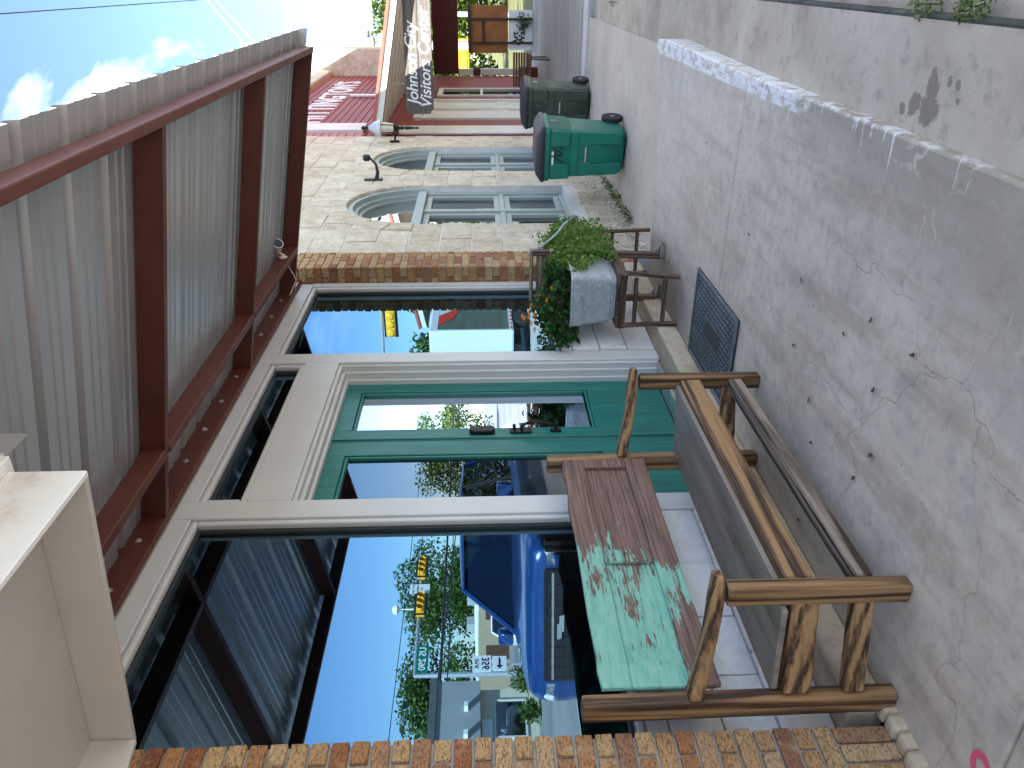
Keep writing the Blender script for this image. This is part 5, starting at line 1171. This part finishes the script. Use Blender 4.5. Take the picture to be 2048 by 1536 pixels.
MB().box(r0.x-.34, r0.x+.34, -16.95, -16.93, r0.z-.88, r0.z-.36).build('arrow_panel', 'sign_white', rs_, bevel=.004)
MB().prism([(r0.x-.25, r0.z-.62), (r0.x-.10, r0.z-.50), (r0.x-.10, r0.z-.585), (r0.x+.25, r0.z-.585), (r0.x+.25, r0.z-.655), (r0.x-.10, r0.z-.655), (r0.x-.10, r0.z-.74)], -16.93, -16.922, 'y').build('arrow', 'letter_black', rs_)
# buildings across the street
gb_ = thing('grey_shop', 'low grey building with cream lower wall across the street, in the reflection', 'building', (10, -24, -.5))
gx = pM(862, 1372, -19).x; zt_ = pM(862, 1372, -19).z
MB().box(-12, gx, -30, -19.3, -.5, zt_).build('wall', 'building_cream', gb_); MB().box(-12.1, gx+.1, -30.1, -18.9, 1.75, zt_-.25).build('upper_wall', 'building_grey', gb_); MB().box(-12.2, gx+.2, -30.2, -18.8, zt_-.25, zt_+.02).build('roof_edge', 'roof_dark', gb_)
for a, b in ((gx-2.2, gx-.5), (gx-5, gx-3), (gx-8.5, gx-6), (gx-12, gx-9.5)):
    wf = rim('window', a, b, .0, 1.25, .08, -19.31, -19.24, 'barn_white', gb_); MB().add([(a, -19.28, 0), (b, -19.28, 0), (b, -19.28, 1.25), (a, -19.28, 1.25)], [(0, 1, 2, 3)]).build('pane', 'house_glass', wf)
MB().box(gx-3.0, gx-1.4, -19.27, -19.24, 1.3, 1.7).build('notice', 'sign_white', gb_)
for a in (gx-1.2, gx-2.4): MB().box(a-.1, a+.1, -18.9, -18.6, 2.2, 2.35).build('floodlight', 'sign_white', gb_)
tb = thing('tan_building', 'long low tan building with white roof edge beyond the crossing, in the reflection', 'building', (55, -50, -.5))
MB().box(43, 66, -58, -45, -.6, 2.1).build('wall', 'building_tan', tb); MB().box(52, 66.3, -58.2, -44.6, 2.1, 2.5).build('roof_edge', 'barn_white', tb); MB().box(43, 51.9, -58, -45.2, 2.1, 2.2).build('parapet_cap', 'barn_white', tb)
for k in range(4): MB().box(46+k*4.5, 47.5+k*4.5, -44.99, -44.95, -.5, 1.5).build('shop_door', 'brown_slat', tb)
for k in range(3): MB().box(54+k*3.5, 55+k*3.5, -50, -49, 2.5, 3.3).build('roof_unit', 'building_grey', tb)
for k, (x, y, s_) in enumerate(((gx-1.0, -17.6, .8), (gx-2.6, -17.4, .6), (gx-4.4, -17.6, .9))):
    sh = thing('shrub', ('spiky yellow green shrub at the corner of the grey building', 'low dark shrub under the grey building window', 'larger shrub farther along the grey building')[k], 'shrub', (x, y, -.5), group='shrubs by the grey building')
    mb = MB(); leaves(mb, blob((x, y, -.5+s_*.7), (s_*.6, s_*.6, s_*.7), 420, .5), .22, .3, .8); mb.build('foliage', ('leaf_bright', 'leaf_tree', 'leaf_bright')[k], sh, kind='stuff'); MB().tube([(x, y, -.5), (x, y, -.5+s_*.6)], .03, 5).build('stem', 'bark', sh)
# overhead wires
def wire(label, a, b, r, mat='wire_black', sag=.6):
    a, b = Vector(a), Vector(b); P_ = [a+(b-a)*(i/16)+Vector((0, 0, -sag*4*(i/16)*(1-i/16))) for i in range(17)]
    mb = MB().tube(P_, r, 5); o = mb.build('overhead_wire', mat); tag(o, label, 'wire', 'overhead wires')
wire('thin upper wire crossing the reflected sky above the signals', (-40, -27, 6.9), (120, -27, 6.6), .022)
wire('second thin wire just under the upper one in the reflected sky', (-40, -27.5, 6.2), (120, -27.5, 6.1), .02)
wire('heavy cable bundle crossing the reflected trees below the signals', (-40, -26.5, 4.4), (120, -26.5, 4.5), .07)
wire('thin cable just under the heavy bundle in the reflection', (-40, -26, 4.0), (120, -26, 4.1), .03)
wire('cable descending across the reflected trees toward the door', (20, -26, 4.4), (110, -42, 3.0), .04)
wire('single dark wire at the top right of the photographed sky', tuple(pX(-60, 32, 14)), tuple(pX(560, -12, 40)), .012, sag=.05)
for k, (a, b) in enumerate((((572, -5), (576, 75)), ((578, -5), (584, 72)), ((596, -5), (606, 72)))):
    wire(('left', 'middle', 'right')[k]+' one of the three pale wires above the far end of the awning', tuple(pX(a[0], a[1]-400, 60)), tuple(pX(b[0], b[1]+150, 60)), .05, 'pole_metal', 0.0)
# ------------------------------------------------------------------ SMALL THINGS ON THE GROUND
leaf_spots = [(1605, 560), (1690, 668), (1745, 640), (1830, 710), (1750, 780), (1745, 910), (1620, 800), (1625, 885), (1710, 955), (1590, 690), (1690, 305), (1500, 470), (1415, 285), (1600, 1040)]
wherel = ['between the mat and the painted edge', 'lying alone in the middle of the slab', 'curled beside its neighbour on the slab', 'out on the stained concrete', 'near the bench front leg line', 'beside the dark blot before the bench', 'just beyond the bench stretcher', 'in front of the bench seat', 'close to the crack before the bench', 'past the end of the door mat', 'on the lower pavement by the damp stains', 'near the joint in the sidewalk', 'at the far end of the slab', 'under the bench stretcher']
lm = []
for k in range(3):
    mb = MB(); n = 7
    P_ = [(math.cos(t)*.022*(1+.35*math.sin(3*t+k)), math.sin(t)*.011, .003+.007*abs(math.cos(t))) for t in [i*2*math.pi/n for i in range(n)]]
    mb.add(P_+[(0, 0, .002)], [(i, (i+1) % n, n) for i in range(n)]); me = mb.mesh(); me.materials.append(M['dry_leaf']); lm.append(me)
for (a, b), wtxt in zip(leaf_spots, wherel):
    p = pZ(a, b, 0.0) if 'lower' not in wtxt else pZ(a, b, -.08)
    o = obj('dry_leaf', random.choice(lm), None); o.location = (p.x, p.y, p.z+.003); o.rotation_euler = (0, 0, random.uniform(0, 6)); s_ = random.uniform(.45, 1.0); o.scale = (s_, s_, s_)
    tag(o, 'dry brown leaf '+wtxt, 'leaf', 'dry leaves on the pavement')
pk = pZ(1962, 1533, 0)
mb = MB(); N = 22
for i in range(N):
    t0, t1 = rad(i*360/N), rad((i+1)*360/N); mb.add([(pk.x+r*math.cos(t)*.85, pk.y+r*math.sin(t), .0045) for r, t in ((.028, t0), (.052, t0), (.052, t1), (.028, t1))], [(0, 1, 2, 3)])
tag(mb.build('paint_mark', 'pink_paint'), 'pink spray painted ring on the pavement by the brick pier', 'paint mark')
for k, (a, b, lab) in enumerate(((1978, 12, 'green weed clump growing in the gutter beyond the mossy kerb'), (1880, 8, 'small dry weed in the gutter left of the green clump'), (1235, 4, 'dark leafy weed at the far bend of the pavement'))):
    p = pZ(a, b, -.12) if k < 2 else pZ(a, b, -.2)
    e = thing('weed', lab, 'weed', p, group='weeds by the pavement'); mb = MB(); leaves(mb, blob((p.x, p.y, p.z+.05), (.09, .05, .04), (150, 70, 60)[k], .6), .028, .4, .9)
    mb.build('foliage', 'leaf_weed', e, kind='stuff'); MB().tube([p, p+Vector((0.01, 0, .08))], .003, 4).build('stem', 'leaf_weed', e)
